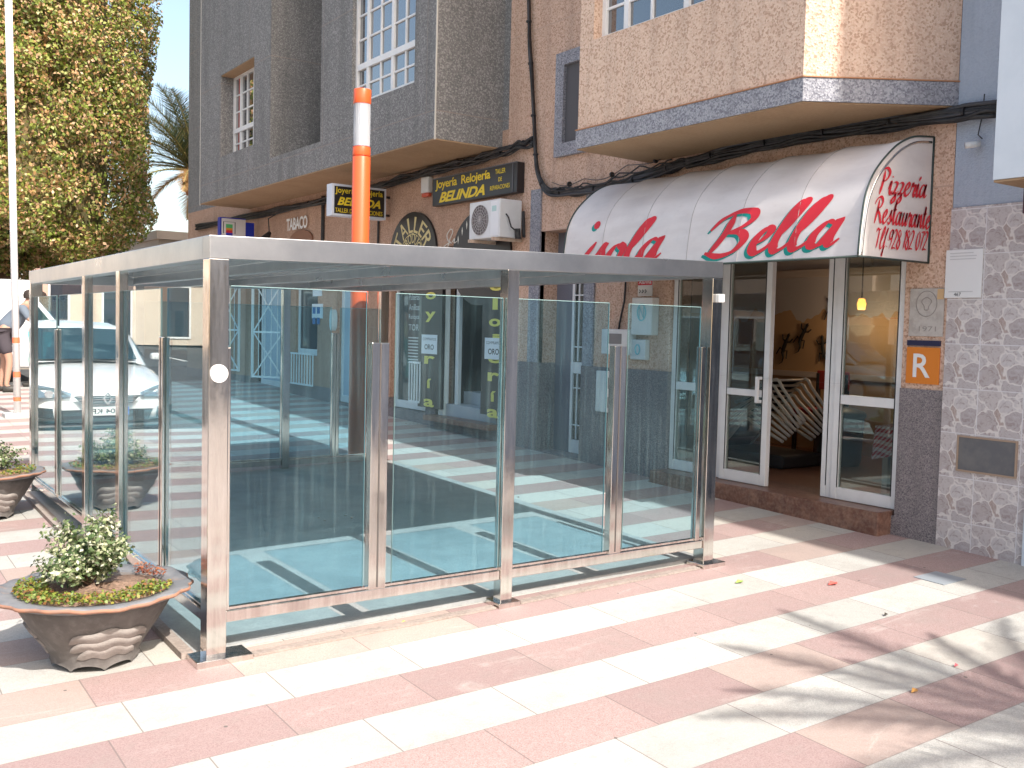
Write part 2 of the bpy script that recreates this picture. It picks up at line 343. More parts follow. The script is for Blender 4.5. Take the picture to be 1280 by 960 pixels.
# bulk behind the facade so nothing shines through, floor slab edges
bk = MB(); bk.box((XF+3.6, -.41, -.1), (XF+10, 16.45, 11)); bk.box((XF+.01, -.41, 2.9), (XF+3.7, 4.9, 9)); bk.box((XF+.01, 4.9, 2.9), (XF+3.7, 16.4, 11))
bk.box((XF+.26, 2.32, -.1), (XF+.31, 3.45, 2.9))
for a, c in ((4.4, 4.95), (6.42, 6.58), (7.64, 8.7), (9.34, 9.9), (10.9, 11.1), (13.2, 13.8), (15.3, 16.45)): bk.box((XF+.26, a, -.1), (XF+3.7, c, 2.9))
bk.build('core', DARK, B)
# bay over the restaurant (pink) with grey edge band
def poly_prism(b, pts, z0, z1): 
    n = len(pts); b.add([(x, y, z0) for x, y in pts] + [(x, y, z1) for x, y in pts], [tuple(range(n-1, -1, -1)), tuple(range(n, 2*n))] + [(i, (i+1) % n, (i+1) % n + n, i+n) for i in range(n)])
bayp = [(XB, .17), (XF, -.411), (XF, 2.64), (XB, 2.58)]
def off(pts, d): # grow the outline a little
    c = (XF, 1.2); return [(x - d if x < XF - .01 else x, y + (d if y > 1 else -d)) for x, y in pts]
b = MB(); poly_prism(b, bayp, 3.24, 3.98); poly_prism(b, bayp, 5.25, 9)
b.box((XB, .17, 3.98), (XB+.18, .62, 5.25)); b.box((XB, 2.40, 3.98), (XB+.18, 2.58, 5.25))
b.add([(XB,.17,3.98),(XF,-.411,3.98),(XF,.0,3.98),(XB+.18,.3,3.98),(XB,.17,5.25),(XF,-.411,5.25),(XF,.0,5.25),(XB+.18,.3,5.25)], [(0,1,5,4),(3,2,1,0),(4,5,6,7),(2,3,7,6)])
b.box((XB+.1, 2.45, 3.98), (XF, 2.56, 5.25)); bay1 = b.build('bay', PINKB, B)
b = MB(); poly_prism(b, off(bayp, .012), 3.085, 3.24); b.build('edge_band', GREYL, bay1)
b = MB(); poly_prism(b, bayp, 3.075, 3.084); b.build('soffit', SOFFIT, bay1)
b = MB(); poly_prism(b, off(bayp, .018), 3.242, 3.25); b.build('joint_line', mat('orange joint', (.42, .2, .1), .8), bay1)
# slot window left of that bay
b = MB(); y0, y1, z0, z1 = 3.30, 4.02, 3.29, 4.34
b.box((XF-.05, y0, z0), (XF, y1, z0+.13)); b.box((XF-.05, y0, z1-.13), (XF, y1, z1)); b.box((XF-.05, 3.885, z0+.131), (XF, y1, z1-.131)); b.build('window_surround', GREYL, B)
b = MB(); b.box((XF-.012, 3.30, z0+.131), (XF-.004, 3.884, z1-.131)); b.build('painted_slot_shade', mat('shadowed slot', (.10, .095, .10), .8), B)  # flat dark sheet, the slot's shade is put into its colour
# grey bays on the left
b = MB(); b.box((XB, 5.04, 3.53), (XF, 12.95, 3.90))
def bay_box(b, y0, y1, z0, z1, wy0, wy1, wz0, wz1, depth=.22):
    holed(b, XB, y0, y1, z0, z1, [(wy0, wy1, wz0, wz1)], depth)
    b.quad((XB, y0, z0), (XF, y0, z0), (XF, y0, z1), (XB, y0, z1)); b.quad((XB, y1, z0), (XB, y1, z1), (XF, y1, z1), (XF, y1, z0))
bay_box(b, 9.75, 12.95, 3.902, 11, 10.42, 11.92, 4.19, 5.50, .30)
bay_box(b, 5.04, 7.99, 3.902, 11, 5.50, 7.07, 4.20, 5.62, .10)
b.quad((XB+.85, 7.99, 3.9), (XB+.85, 9.75, 3.9), (XB+.85, 9.75, 11), (XB+.85, 7.99, 11))
bay2 = b.build('bay', GREY, B, fix=False)
b = MB(); b.box((XB+.003, 5.043, 3.515), (XF, 12.947, 3.528)); b.build('soffit', SOFFIT, bay2)
SUNEDGE = mat('painted corner sunlight', (.55, .53, .48), .8)  # pale strips paint the sun grazing the bay's corners
for q in (((XB-.004, 5.03, 3.515), (XB+.012, 5.042, 11)), ((XB-.004, 12.951, 3.5), (XB+.012, 12.965, 11))): b = MB(); b.box(*q); b.build('painted_sun_edge', SUNEDGE, bay2)
b = MB(); b.box((XB+.006, 10.42, 5.488), (XB+.298, 11.92, 5.498)); b.build('window_soffit', SOFFIT, bay2)
# windows of the upper floor: white frames with glazing bars
GLW = bpy.data.materials.new('upper window glass'); GLW.use_nodes = True
pb = GLW.node_tree.nodes['Principled BSDF']; pb.inputs['Base Color'].default_value = (.02, .03, .045, 1); pb.inputs['Roughness'].default_value = .02; pb.inputs['IOR'].default_value = 1.9; pb.inputs['Metallic'].default_value = 0; pb.inputs['Coat Weight'].default_value = 1; pb.inputs['Coat Roughness'].default_value = .0; pb.inputs['Coat IOR'].default_value = 2.0
CURT = mat('faded red curtain', (.36, .10, .08), .9, bump=(20, .4)); CURTP = mat('pale pink curtain', (.62, .50, .50), .9)
def cross_window(X, y0, y1, z0, z1, splits, zmid, label=None, curtains=()):
    f = MB(); t = .045
    f.box((X-.03, y0, z0), (X+.03, y1, z0+t)); f.box((X-.03, y0, z1-t), (X+.03, y1, z1)); f.box((X-.03, y0, z0+t), (X+.03, y0+t, z1-t)); f.box((X-.03, y1-t, z0+t), (X+.03, y1, z1-t))
    f.box((X-.028, y0+t, zmid-.035), (X+.028, y1-t, zmid+.035))
    for i, s in enumerate(splits):
        wd = .028 if i % 2 else .012
        f.box((X-.024 if i % 2 else X-.016, s-wd, z0+t), (X+.02, s+wd, zmid-.035)); f.box((X-.024 if i % 2 else X-.016, s-wd, zmid+.035), (X+.02, s+wd, z1-t))
    for zz in [zmid + .035 + (z1-t-zmid-.035) * q for q in (1/3, 2/3)] + [z0 + t + (zmid-.035-z0-t) * .5]: f.box((X-.014, y0+t, zz-.010), (X+.016, y1-t, zz+.010))
    fr = f.build('window', WHITE, B)
    g = MB(); g.box((X+.003, y0+t, z0+t), (X+.009, y1-t, z1-t)); g.build('pane', GLW, fr)
    for a, c, mm in curtains:
        q = MB(); q.quad((X+.0015, a, z0+t), (X+.0015, c, z0+t), (X+.0015, c, z1-t), (X+.0015, a, z1-t)); q.build('curtain', mm, fr, fix=False)
    return fr
cross_window(XB+.24, 10.42, 11.92, 4.19, 5.50, [10.72, 11.0, 11.33, 11.6], 4.62, curtains=((11.62, 11.76, CURT),))
cross_window(XB+.08, 5.50, 7.07, 4.20, 5.62, [5.83, 6.13, 6.44, 6.76], 4.66)
cross_window(XB+.12, .62, 2.40, 3.98, 5.25, [1.0, 1.4, 1.8, 2.1], 4.5)

# ---- neighbour on the right: tiled base, pale blue render, projecting upper floor
NB = thing('neighbouring_building', (XF, -4, 0), 'pale blue rendered building with stone pattern tiles and an overhanging upper floor', 'building')
k = NT('stone pattern tiles')
xyz = k.n('ShaderNodeSeparateXYZ', {0: k.co}).outputs
TW, TH = .305, .30
ty = k.math('MODULO', k.math('ADD', xyz[1], 90), TW); tz = k.math('MODULO', k.math('ADD', xyz[2], 90.02), TH)
vec = k.n('ShaderNodeCombineXYZ', {0: 0, 1: k.math('ADD', ty, k.math('MULTIPLY', k.noise(30, 2), .02)), 2: tz}).outputs[0]
nz = k.n('ShaderNodeTexNoise', {'Scale': 9, 'Detail': 2, 'Vector': vec}).outputs[1]
vec2 = k.n('ShaderNodeVectorMath', {0: vec, 1: k.n('ShaderNodeVectorMath', {0: nz, 3: .12}, operation='SCALE').outputs[0]}, operation='ADD').outputs[0]
vd = k.n('ShaderNodeTexVoronoi', {'Scale': 8.5, 'Vector': vec2}, feature='DISTANCE_TO_EDGE').outputs[0]
vc = k.n('ShaderNodeSeparateColor', {0: k.n('ShaderNodeTexVoronoi', {'Scale': 8.5, 'Vector': vec2}).outputs['Color']}).outputs
vein = k.n('ShaderNodeTexNoise', {'Scale': 34, 'Detail': 6, 'Distortion': 1.4, 'Vector': vec2}).outputs[0]
c = k.mix(k.rng(vc[0], .2, .8), (.43, .385, .385), (.54, .50, .495)); c = k.mix(k.rng(vc[1], .6, .9, 0, .8), c, (.43, .33, .285))
c = k.mix(k.rng(vein, .5, .68, 0, .7), c, (.27, .205, .20)); c = k.mix(k.rng(vein, .28, .42, .6, 0), c, (.52, .50, .53))
c = k.mix(k.rng(vd, .02, .06, 1, 0), c, (.66, .615, .59))
gj = k.math('MAXIMUM', k.math('LESS_THAN', ty, .006), k.math('LESS_THAN', tz, .006)); c = k.mix(gj, c, (.66, .64, .65))
k.set('Base Color', c); k.set('Roughness', .45); k.bump(k.math('ADD', k.math('MULTIPLY', vein, .3), k.rng(vd, .0, .06)), .3, .004); TILE = k.m
tw = MB(); tw.box((XF-.016, -1.02, -.1), (XF+.1, -.416, 2.40)); tp = tw.build('tiled_pillar', TILE, NB)
tw = MB(); tw.box((XF-.003, -1.02, 2.403), (XF+.1, -.418, 9)); tw.box((XF+.1, -14, -.1), (XF+9, -.42, 9)); tw.build('rendered_wall', BLUEPL, NB)
tw = MB(); tw.box((4.38, -14, 2.47), (XF+.2, -1.0, 9)); wq = tw.build('overhang', WHITEP, NB)
tw = MB(); tw.box((4.385, -14, 2.455), (XF+.2, -1.003, 2.468)); tw.build('soffit', SOFFIT, wq)
tw = MB(); tw.box((4.37, -14, 3.58), (4.381, -1.25, 4.4)); tw.build('trim_panel', mat('pale trim', (.70, .76, .80), .6), wq)
tw = MB(); tw.box((XF-.035, -1.075, -.1), (XF+.1, -1.021, 2.45)); tw.build('door_jamb', WHITEP, NB, bevel=.004)
tw = MB(); tw.box((XF+.04, -2.2, -.1), (XF+.09, -1.12, 2.45)); tw.build('shop_door', mat('dark glazed door', (.05, .07, .10), .15), NB)
tw = MB(); tw.prism([( .0, 0), (.17, .0), (.17, .10), (.13, .16), (.0, .16)], (0, -.2, 0), (4.5, -1.12, 2.27)); tw.build('awning_case', mat('dark maroon casing', (.06, .02, .03), .5), NB, bevel=.01)

# ------------------------------------------------------------------ lettering
def text_mesh(s, bold=0, shear=0, space=1.0):
    cu_ = bpy.data.curves.new('t', 'FONT'); cu_.body = s; cu_.size = 1; cu_.offset = bold; cu_.shear = shear; cu_.space_character = space; cu_.resolution_u = 3; cu_.fill_mode = 'FRONT'
    o = bpy.data.objects.new('t', cu_); COL.objects.link(o); bpy.context.view_layer.update()
    me = bpy.data.meshes.new_from_object(o.evaluated_get(bpy.context.evaluated_depsgraph_get()))
    vs = [tuple(v.co[:2]) for v in me.vertices]; fs = [tuple(p.vertices) for p in me.polygons]
    bpy.data.objects.remove(o); bpy.data.curves.remove(cu_); bpy.data.meshes.remove(me); return vs, fs
def put_text(b, s, o, u, v, W, H, bold=0, shear=0, space=1, warp=None):
    """fit the text into a W x H box whose lower left corner is o, along unit vectors u and v"""
    vs, fs = text_mesh(s, bold, shear, space); a = np.array(vs); mn = a.min(0); sz = a.max(0) - mn
    o = Vector(o); u = Vector(u); v = Vector(v); q = []
    for p in vs:
        x = (p[0] - mn[0]) / sz[0]; y = (p[1] - mn[1]) / sz[1]
        if warp: x, y = warp(x, y); q.append(o + u * x + v * y)
        else: q.append(o + u * (x * W) + v * (y * H))
    b.add(q, fs)
U, V = (0, -1, 0), (0, 0, 1)
def text_on_wall(name, s, y_left, y_right, z0, z1, X, m, parent, **k):
    b = MB(); put_text(b, s, (X, y_left, z0), U, V, y_left - y_right, z1 - z0, **k); return b.build(name, m, parent, fix=False)
# brush-script strokes for the restaurant awning: every glyph is a few curves in a unit box (x, y)
def crom(p, n=9):
    p = [np.array(q, float) for q in p]; p = [2*p[0]-p[1]] + p + [2*p[-1]-p[-2]]; out = []
    for i in range(1, len(p) - 2):
        for t in np.linspace(0, 1, n, endpoint=False):
            a, b, c, d = p[i-1], p[i], p[i+1], p[i+2]
            out.append(.5*((2*b)+(-a+c)*t+(2*a-5*b+4*c-d)*t*t+(-a+3*b-3*c+d)*t**3))
    out.append(p[-2]); return out
GL = {  # width, strokes ; baseline 0, x-height .5, ascender 1
 'B': (1.05, [[(.46,.93),(.36,.5),(.12,.05)], [(-.02,.62),(.18,.86),(.5,.99),(.84,.97),(.92,.80),(.72,.62),(.38,.52)], [(.38,.52),(.74,.50),(.88,.32),(.70,.08),(.36,.0),(.02,.10)]]),
 'I': (.50, [[(.52,.62),(.36,.34),(.18,.05),(.02,.0)]]),
 's': (.46, [[(.0,.12),(.22,.34),(.34,.54),(.30,.36),(.34,.14),(.20,-.01),(.04,.06)], [(.34,.14),(.5,.16)]]),
 'o': (.50, [[(.36,.46),(.18,.44),(.06,.18),(.18,.0),(.36,.12),(.42,.36),(.30,.47),(.40,.36),(.54,.36)]]),
 'l': (.40, [[(.0,.16),(.26,.52),(.44,.94),(.38,1.04),(.22,.76),(.08,.22),(.14,.0),(.30,.04),(.46,.20)]]),
 'a': (.60, [[(.42,.44),(.26,.50),(.08,.26),(.08,.04),(.24,.04),(.42,.34),(.48,.50),(.40,.14),(.46,.0),(.60,.12)]]),
 'e': (.46, [[(.0,.14),(.24,.26),(.38,.44),(.28,.52),(.12,.34),(.08,.10),(.20,-.01),(.38,.08),(.50,.22)]]),
 'P': (.66, [[(.34,.92),(.24,.45),(.08,-.06)], [(-.04,.68),(.14,.92),(.46,1.02),(.66,.88),(.58,.66),(.36,.50),(.2,.5)]]),
 'i': (.28, [[(.0,.18),(.18,.5),(.12,.14),(.18,.0),(.30,.14)], [(.24,.68),(.26,.72)]]),
 'z': (.42, [[(.04,.44),(.20,.50),(.34,.42),(.18,.14),(.04,.02),(.24,.04),(.26,-.20),(.10,-.34),(.04,-.24),(.26,-.02),(.44,.16)]]),
 'r': (.38, [[(.0,.14),(.16,.52),(.22,.42),(.36,.44),(.26,.12),(.32,.0),(.40,.12)]]),
 'R': (.74, [[(.34,.92),(.24,.45),(.08,-.06)], [(-.04,.70),(.14,.92),(.46,1.02),(.64,.88),(.54,.66),(.28,.50),(.48,.30),(.62,.0),(.76,.08)]]),
 't': (.32, [[(.0,.16),(.22,.86),(.12,.2),(.16,.0),(.32,.14)], [(.02,.56),(.34,.60)]]),
 'u': (.50, [[(.0,.2),(.14,.5),(.06,.14),(.14,.0),(.32,.2),(.42,.5),(.36,.14),(.42,.0),(.54,.14)]]),
 'n': (.50, [[(.02,.4),(.12,.5),(.06,.0),(.16,.34),(.34,.5),(.34,.14),(.40,.0),(.52,.14)]]),
 'T': (.50, [[(.0,.78),(.12,.96),(.34,.90),(.56,.98)], [(.34,.90),(.26,.4),(.16,.0)]]),
 'f': (.36, [[(.0,.2),(.26,.7),(.38,1.0),(.24,.8),(.12,.2),(.02,-.34),(.0,-.2),(.16,.04),(.32,.16)]]),
 ':': (.22, [[(.08,.08),(.10,.12)], [(.14,.40),(.16,.44)]]),
 '9': (.46, [[(.40,.78),(.28,.94),(.10,.78),(.08,.54),(.24,.48),(.40,.72),(.40,.92),(.34,.4),(.14,.0)]]),
 '2': (.48, [[(.06,.74),(.18,.94),(.38,.88),(.36,.62),(.16,.28),(.0,.04),(.22,.06),(.42,.02)]]),
 '8': (.46, [[(.38,.84),(.22,.94),(.10,.76),(.24,.54),(.36,.30),(.22,.0),(.04,.18),(.16,.44),(.38,.66),(.38,.84)]]),
 '1': (.30, [[(.12,.76),(.28,.94),(.18,.4),(.08,.0)]]),
 '0': (.46, [[(.30,.94),(.12,.74),(.04,.30),(.16,.0),(.34,.20),(.42,.66),(.30,.94)]]),
 '7': (.44, [[(.06,.90),(.40,.90),(.26,.5),(.12,.0)]]),
 ' ': (.28, []), 'd': (.5, [[(.1,.1),(.2,.2)]]), 'í': (.28, [[(.0,.18),(.18,.5),(.12,.14),(.18,.0),(.30,.14)], [(.20,.66),(.34,.84)]]),
}
def script(s, pen=.075, thin=.38, nib=R(35)):
    """returns ribbon quads [(4 points)] and the total advance"""
    x = 0; out = []
    for ch in s:
        wd, st = GL[ch]
        for k_ in st:
            c = crom(k_); c = [(p[0] + x, p[1]) for p in c]; n = len(c); L = []
            for i, p in enumerate(c):
                a = c[max(i-1, 0)]; d = c[min(i+1, n-1)]; dx, dy = d[0]-a[0], d[1]-a[1]; l = math.hypot(dx, dy) or 1; dx /= l; dy /= l
                ang = math.atan2(dy, dx); wdt = pen * (thin + (1 - thin) * abs(math.sin(ang - nib + R(10)))); 
                if ch not in 'BRPT': wdt *= 1
                e = min(1, .35 + 2.2 * min(i, n-1-i) / n * 1.6); wdt *= e
                L.append(((p[0] - dy*wdt, p[1] + dx*wdt), (p[0] + dy*wdt, p[1] - dx*wdt)))
            for i in range(n-1): out.append((L[i][0], L[i][1], L[i+1][1], L[i+1][0]))
        x += wd
    return out, x

# ------------------------------------------------------------------ restaurant front
S = thing('shop_glazing', (XF, 1, .2), 'white aluminium glazed restaurant front with an open sliding door above a brown marble step', 'shopfront')
MARB = mat('brown marble', (.17, .075, .05), .35, noise_col=[(5, (.30, .17, .12), .7, 7), (14, (.09, .04, .035), .6, 5), (40, (.38, .27, .2), .25, 3)])
b = MB(); b.box((XF-.17, -.06, .0), (XF+.35, 2.30, .275)); st = b.build('step', MARB, S, bevel=.008)
XG = XF + .05
def frame(name, y0, y1, z0, z1, rails, t=.055, d=.05, X=XG, parent=S, handle=None, gl=WINGL, low=.09):
    f = MB(); f.box((X-d/2, y0, z0), (X+d/2, y0+t, z1)); f.box((X-d/2, y1-t, z0), (X+d/2, y1, z1))
    f.box((X-d/2+.001, y0+t, z0), (X+d/2-.001, y1-t, z0+low)); f.box((X-d/2+.001, y0+t, z1-t), (X+d/2-.001, y1-t, z1))
    for a, c in rails: f.box((X-d/2+.001, y0+t, a), (X+d/2-.001, y1-t, c))
    o = f.build(name, WHITE, parent, bevel=.004)
    g = MB(); g.box((X-.004, y0+t-.003, z0+low-.003), (X+.004, y1-t+.003, z1-t+.003)); g.build('pane', gl, o)
    gs = MB()
    for yy in (y0+t, y1-t-.006): gs.box((X-d/2-.002, yy, z0+low), (X-d/2+.004, yy+.006, z1-t))
    gs.build('gasket', mat('black rubber', (.02,.02,.02), .6) if 'black rubber' not in bpy.data.materials else bpy.data.materials['black rubber'], o)
    return o
ZT = 2.60
frame('window', -.080, .50, .279, ZT, [(1.005, 1.075)])
frame('door_leaf', .505, .600, .279, ZT, [], t=.045, X=XG+.012)
dl = frame('sliding_door', 1.115, 1.62, .279, ZT, [(1.005, 1.06)], X=XG-.03)
h = MB(); h.bar((XG-.10, 1.19, .96), (XG-.10, 1.19, 1.17), .022, .03)
for z in (.97, 1.16): h.box((XG-.11, 1.175, z-.012), (XG-.055, 1.205, z+.012))
h.build('handle', WHITE, dl, bevel=.004)
frame('window', 1.625, 2.262, .279, ZT, [(1.005, 1.075)])
b = MB(); b.box((XG-.06, -.078, ZT+.002), (XG+.06, 2.262, ZT+.02)); b.build('head_frame', WHITE, S)
# dining room behind the glass
FLOORM = NT('brown floor tiles'); k = FLOORM
k.set('Base Color', k.mix(k.rng(k.noise(7, 5, vec=k.n('ShaderNodeMapping', {'Vector': k.co, 'Scale': (1, 6, 1)}).outputs[0]), .35, .7), (.20, .085, .05), (.30, .15, .095))); k.set('Roughness', .35)
D = thing('dining_room', (7, 1.2, .27), 'restaurant interior with pale upper wall, orange painted lower wall and brown floor', 'interior')
b = MB(); b.box((XF+.35, -.4, .1), (7.7, 4.35, .272)); b.build('floor', k.m, D)
k = NT('two tone dining room wall'); xyz = k.n('ShaderNodeSeparateXYZ', {0: k.co}).outputs
edge = k.math('ADD', k.math('MULTIPLY', k.noise(3.2, 2, vec=k.n('ShaderNodeCombineXYZ', {0: 0, 1: xyz[1], 2: 0}).outputs[0]), .55), 1.20)
k.set('Base Color', k.mix(k.math('GREATER_THAN', xyz[2], edge), (.50, .31, .16), (.50, .45, .43))); k.set('Roughness', .9); TWO = k.m
b = MB(); b.box((7.6, -.4, .27), (7.7, 4.35, 2.9)); b.build('back_wall', TWO, D)
b = MB(); b.box((XF+.3, -.42, .27), (7.6, -.40, 2.9)); b.box((XF+.32, 4.35, .27), (7.6, 4.37, 2.9)); b.build('side_wall', TWO, D)
b = MB(); b.box((XF+.3, -.4, 2.76), (7.6, 4.35, 2.8)); b.build('ceiling', mat('ceiling', (.42, .36, .33), .9), D)
b = MB(); b.box((7.56, -.38, 2.16), (7.599, 4.34, 2.24)); b.box((7.57, -.38, 1.06), (7.599, 4.34, 1.12)); b.build('wall_moulding', mat('wall moulding', (.55, .46, .40), .7), D)
# wall lizards
def lizard(px, py, ang, lab, s=.22):
    c = P(px, py, 7.585); b = MB(); ca, sa = math.cos(ang), math.sin(ang)
    def q(x, y): return (7.574, c.y - (x*ca - y*sa) * s, c.z + (x*sa + y*ca) * s)
    def strip(pts, rr): b.tube([q(*p) for p in pts], [r_ * s for r_ in rr], 6)
    strip([(0,-.95),(.16,-.75),(.14,-.5),(0,-.3),(-.02,0),(0,.35),(.02,.52),(.03,.7)], [.01,.03,.05,.08,.11,.09,.06,.09])
    for sx, sy in ((1,.28),(-1,.28),(1,-.2),(-1,-.2)): strip([(0,sy),(sx*.24,sy+.1),(sx*.34,sy+.3*(1 if sy>0 else -1))], [.04,.035,.03])
    strip([(0.02,.6),(.03,.78)], [.08,.02])
    o = solo(b, 'wall_lizard', mat('black wrought iron', (.015,.013,.012), .5) if 'black wrought iron' not in bpy.data.materials else bpy.data.materials['black wrought iron'], lab, 'wall ornament', 'lizard ornaments on the dining room wall')
lizard(981, 434, -.35, 'black lizard ornament lowest at the left of the dining room wall')
lizard(1003, 421, -.45, 'black lizard ornament second from the left on the dining room wall, tilted right')
lizard(1030, 438, .2, 'black lizard ornament beside the doorframe at the right end of the row')
lizard(1040, 388, -.1, 'black lizard ornament highest on the dining room wall')
# stack of folding chairs: bent tube frames leaning in the doorway
CH = mat('cream painted steel tube', (.62, .57, .50), .35); SEAT = mat('dark chair seat', (.03, .03, .03), .7)
CHL = ['topmost cream tube chair of the nested stack behind the open door', 'second chair from the top of the nested stack', 'third chair from the top of the nested stack', 'fourth chair from the top of the nested stack', 'middle chair of the nested cream chair stack', 'third chair from the bottom of the nested stack', 'second chair from the bottom of the nested stack', 'lowest cream tube chair of the nested stack']
def stack_chair():
    x0 = 6.2; t = thing('stacking_chair', (x0, 1.9, .9), CHL[0], 'chair', 'cream tube chairs nested in a stack behind the open door')
    for sx in (-.21, .21):
        f = MB(); pts = [(x0+sx, 2.38, .93), (x0+sx, 2.14, 1.02), (x0+sx, 1.97, 1.09), (x0+sx, 1.925, 1.10), (x0+sx, 1.895, 1.085), (x0+sx, 1.86, 1.03), (x0+sx, 1.72, .88), (x0+sx, 1.585, .735)]
        f.tube(pts, .0155, 8); f.build('side_frame', CH, t, smooth=True)
    for q in ((1.94, 1.09), (2.36, .94)): f = MB(); f.tube([(x0-.21, *q), (x0+.21, *q)], .012, 8); f.build('cross_bar', CH, t, smooth=True)
    f = MB(); f.quad((x0-.2, 1.95, 1.086), (x0+.2, 1.95, 1.086), (x0+.2, 2.34, .945), (x0-.2, 2.34, .945)); f.build('seat', SEAT, t, fix=False)
    return t
proto = stack_chair()
for i in range(8):
    o_ = proto if i == 0 else dup(proto)
    o_.location = (6.2, 1.9 + .040*i, .90 - .052*i); o_.rotation_euler = (R(-3.6*i), 0, 0); o_['label'] = CHL[i]
# dark crate pile the chairs rest on
b = MB(); b.box((5.9, 1.75, .273), (6.5, 2.75, .40)); solo(b, 'storage_box', mat('dark grey plastic', (.04, .042, .045), .5), 'dark grey storage box under the stacked chairs', 'box', bevel=.03)
# round bin behind the chairs
b = MB(); b.lathe([(.0, 0), (.20, 0), (.215, .03), (.235, .46), (.25, .47), (.25, .50), (.235, .52), (.10, .56), (0, .565)], (6.75, 1.78, .273), 28)
solo(b, 'waste_bin', mat('dark green grey plastic', (.05, .06, .06), .45), 'dark round lidded bin standing behind the stacked chairs', 'bin', smooth=True)
# red chair near the back wall
def dining_chair(x, y, col, lab):
    t = thing('dining_chair', (x, y, .273), lab, 'chair'); 
    for a, c in ((-.18,-.18),(.18,-.18),(-.18,.18),(.18,.18)):
        l = MB(); l.bar((x+a, y+c, .274), (x+a, y+c, .72 if a < 0 else 1.12), .035, .035); l.build('leg', DARK, t)
    s_ = MB(); s_.box((x-.2, y-.2, .70), (x+.2, y+.2, .76)); s_.build('seat', col, t, bevel=.015)
    s_ = MB(); s_.box((x+.17, y-.2, .95), (x+.20, y+.2, 1.15)); s_.build('backrest', col, t, bevel=.01)
REDC = mat('red vinyl', (.30, .03, .03), .5)
dining_chair(7.2, 2.35, REDC, 'dark dining chair with red seat near the back wall behind the bin')
# table with gingham cloth
T = thing('dining_table', (5.85, .12, .273), 'cream legged square table under a red checked cloth behind the right window', 'table')
for a, c in ((5.52, .40), (6.2, .40), (5.52, -.2), (6.2, -.2)):
    l = MB(); l.bar((a, c, .274), (a, c, .785), .05, .05); l.build('leg', CH, T)
l = MB(); l.box((5.46, -.26, .786), (6.26, .46, .815)); l.build('tabletop', mat('pale wood', (.55, .45, .33), .5), T)
k = NT('red and white gingham'); xyz = k.n('ShaderNodeSeparateXYZ', {0: k.co}).outputs
fa = k.math('LESS_THAN', k.math('FRACT', k.math('MULTIPLY', k.math('ADD', xyz[0], k.math('MULTIPLY', xyz[2], .5)), 26)), .5); fb = k.math('LESS_THAN', k.math('FRACT', k.math('MULTIPLY', k.math('ADD', xyz[1], k.math('MULTIPLY', xyz[2], .9)), 26)), .5)
s_ = k.math('MULTIPLY', k.math('ADD', fa, fb), .5); k.set('Base Color', k.mix(s_, (.85, .80, .78), (.55, .03, .05))); k.set('Roughness', .9)
c = MB(); n = 14; X0, X1, Y0, Y1 = 5.40, 6.32, -.32, .52
def clothz(x, y): return .988
ring = []
c.box((X0+.05, Y0+.05, .816), (X1-.05, Y1-.05, .822))
def skirt(pa, pb, nrm):
    N_ = 16
    for i in range(N_):
        q0 = i / N_; q1 = (i+1) / N_; L = []
        for q in (q0, q1):
            p = Vector(pa).lerp(Vector(pb), q); drop = .17 + .10 * abs(q - .5) * 2; wv = .012 * math.sin(q * 22)
            L.append((p, p + Vector(nrm) * (.03 + wv) - Vector((0, 0, drop))))
        c.quad(L[0][0], L[1][0], L[1][1], L[0][1])
e = .05
skirt((X0+e, Y1-e, .822), (X0+e, Y0+e, .822), (-1,0,0)); skirt((X1-e, Y1-e, .822), (X0+e, Y1-e, .822), (0,1,0)); skirt((X0+e, Y0+e, .822), (X1-e, Y0+e, .822), (0,-1,0)); skirt((X1-e, Y0+e, .822), (X1-e, Y1-e, .822), (1,0,0))
solo(c, 'tablecloth', k.m, 'red and white checked cloth draped over the dining table', 'tablecloth', smooth=False, fix=False)
b = MB(); b.prism([(-.1, 0), (.1, 0), (0, .13)], (.02, .0, 0), (5.95, -.12, .824), u=(0, 1, 0)); b.prism([(-.1, 0), (.1, 0), (0, .13)], (.14, .0, 0), (5.88, -.12, .824), u=(0, 1, 0)); solo(b, 'folded_napkin', REDC, 'folded red napkin standing on the checked tablecloth', 'napkin')
# warm lamp hanging inside
b = MB(); b.lathe([(.0, 0), (.035, 0), (.045, .06), (.03, .11), (0, .115)], (0, 0, 0), 16); lp = P(1077, 381, 7.2)
b.v = [(x+lp.x, y+lp.y, z+lp.z-.05) for x, y, z in b.v]
EM = bpy.data.materials.new('lit lamp'); EM.use_nodes = True; e_ = EM.node_tree.nodes['Principled BSDF']; e_.inputs['Emission Color'].default_value = (1, .36, .07, 1); e_.inputs['Emission Strength'].default_value = 2.2; e_.inputs['Base Color'].default_value = (.8, .5, .2, 1)
lt = thing('pendant_lamp', (lp.x, lp.y, lp.z-.05), 'small lit orange pendant lamp in the dining room', 'lamp'); b.build('lamp_shade', EM, lt, smooth=True)
ll = bpy.data.lights.new('pendant_light', 'POINT'); ll.energy = 4.5; ll.color = (1, .72, .45); ll.shadow_soft_size = .12; lo = bpy.data.objects.new('pendant_light', ll); COL.objects.link(lo); lo.parent = lt; lo.location = (0, 0, -.15)
b = MB(); b.tube([(lp.x, lp.y, lp.z+.065), (lp.x, lp.y, 2.76)], .006, 6); b.build('cord', CABLE, lt)

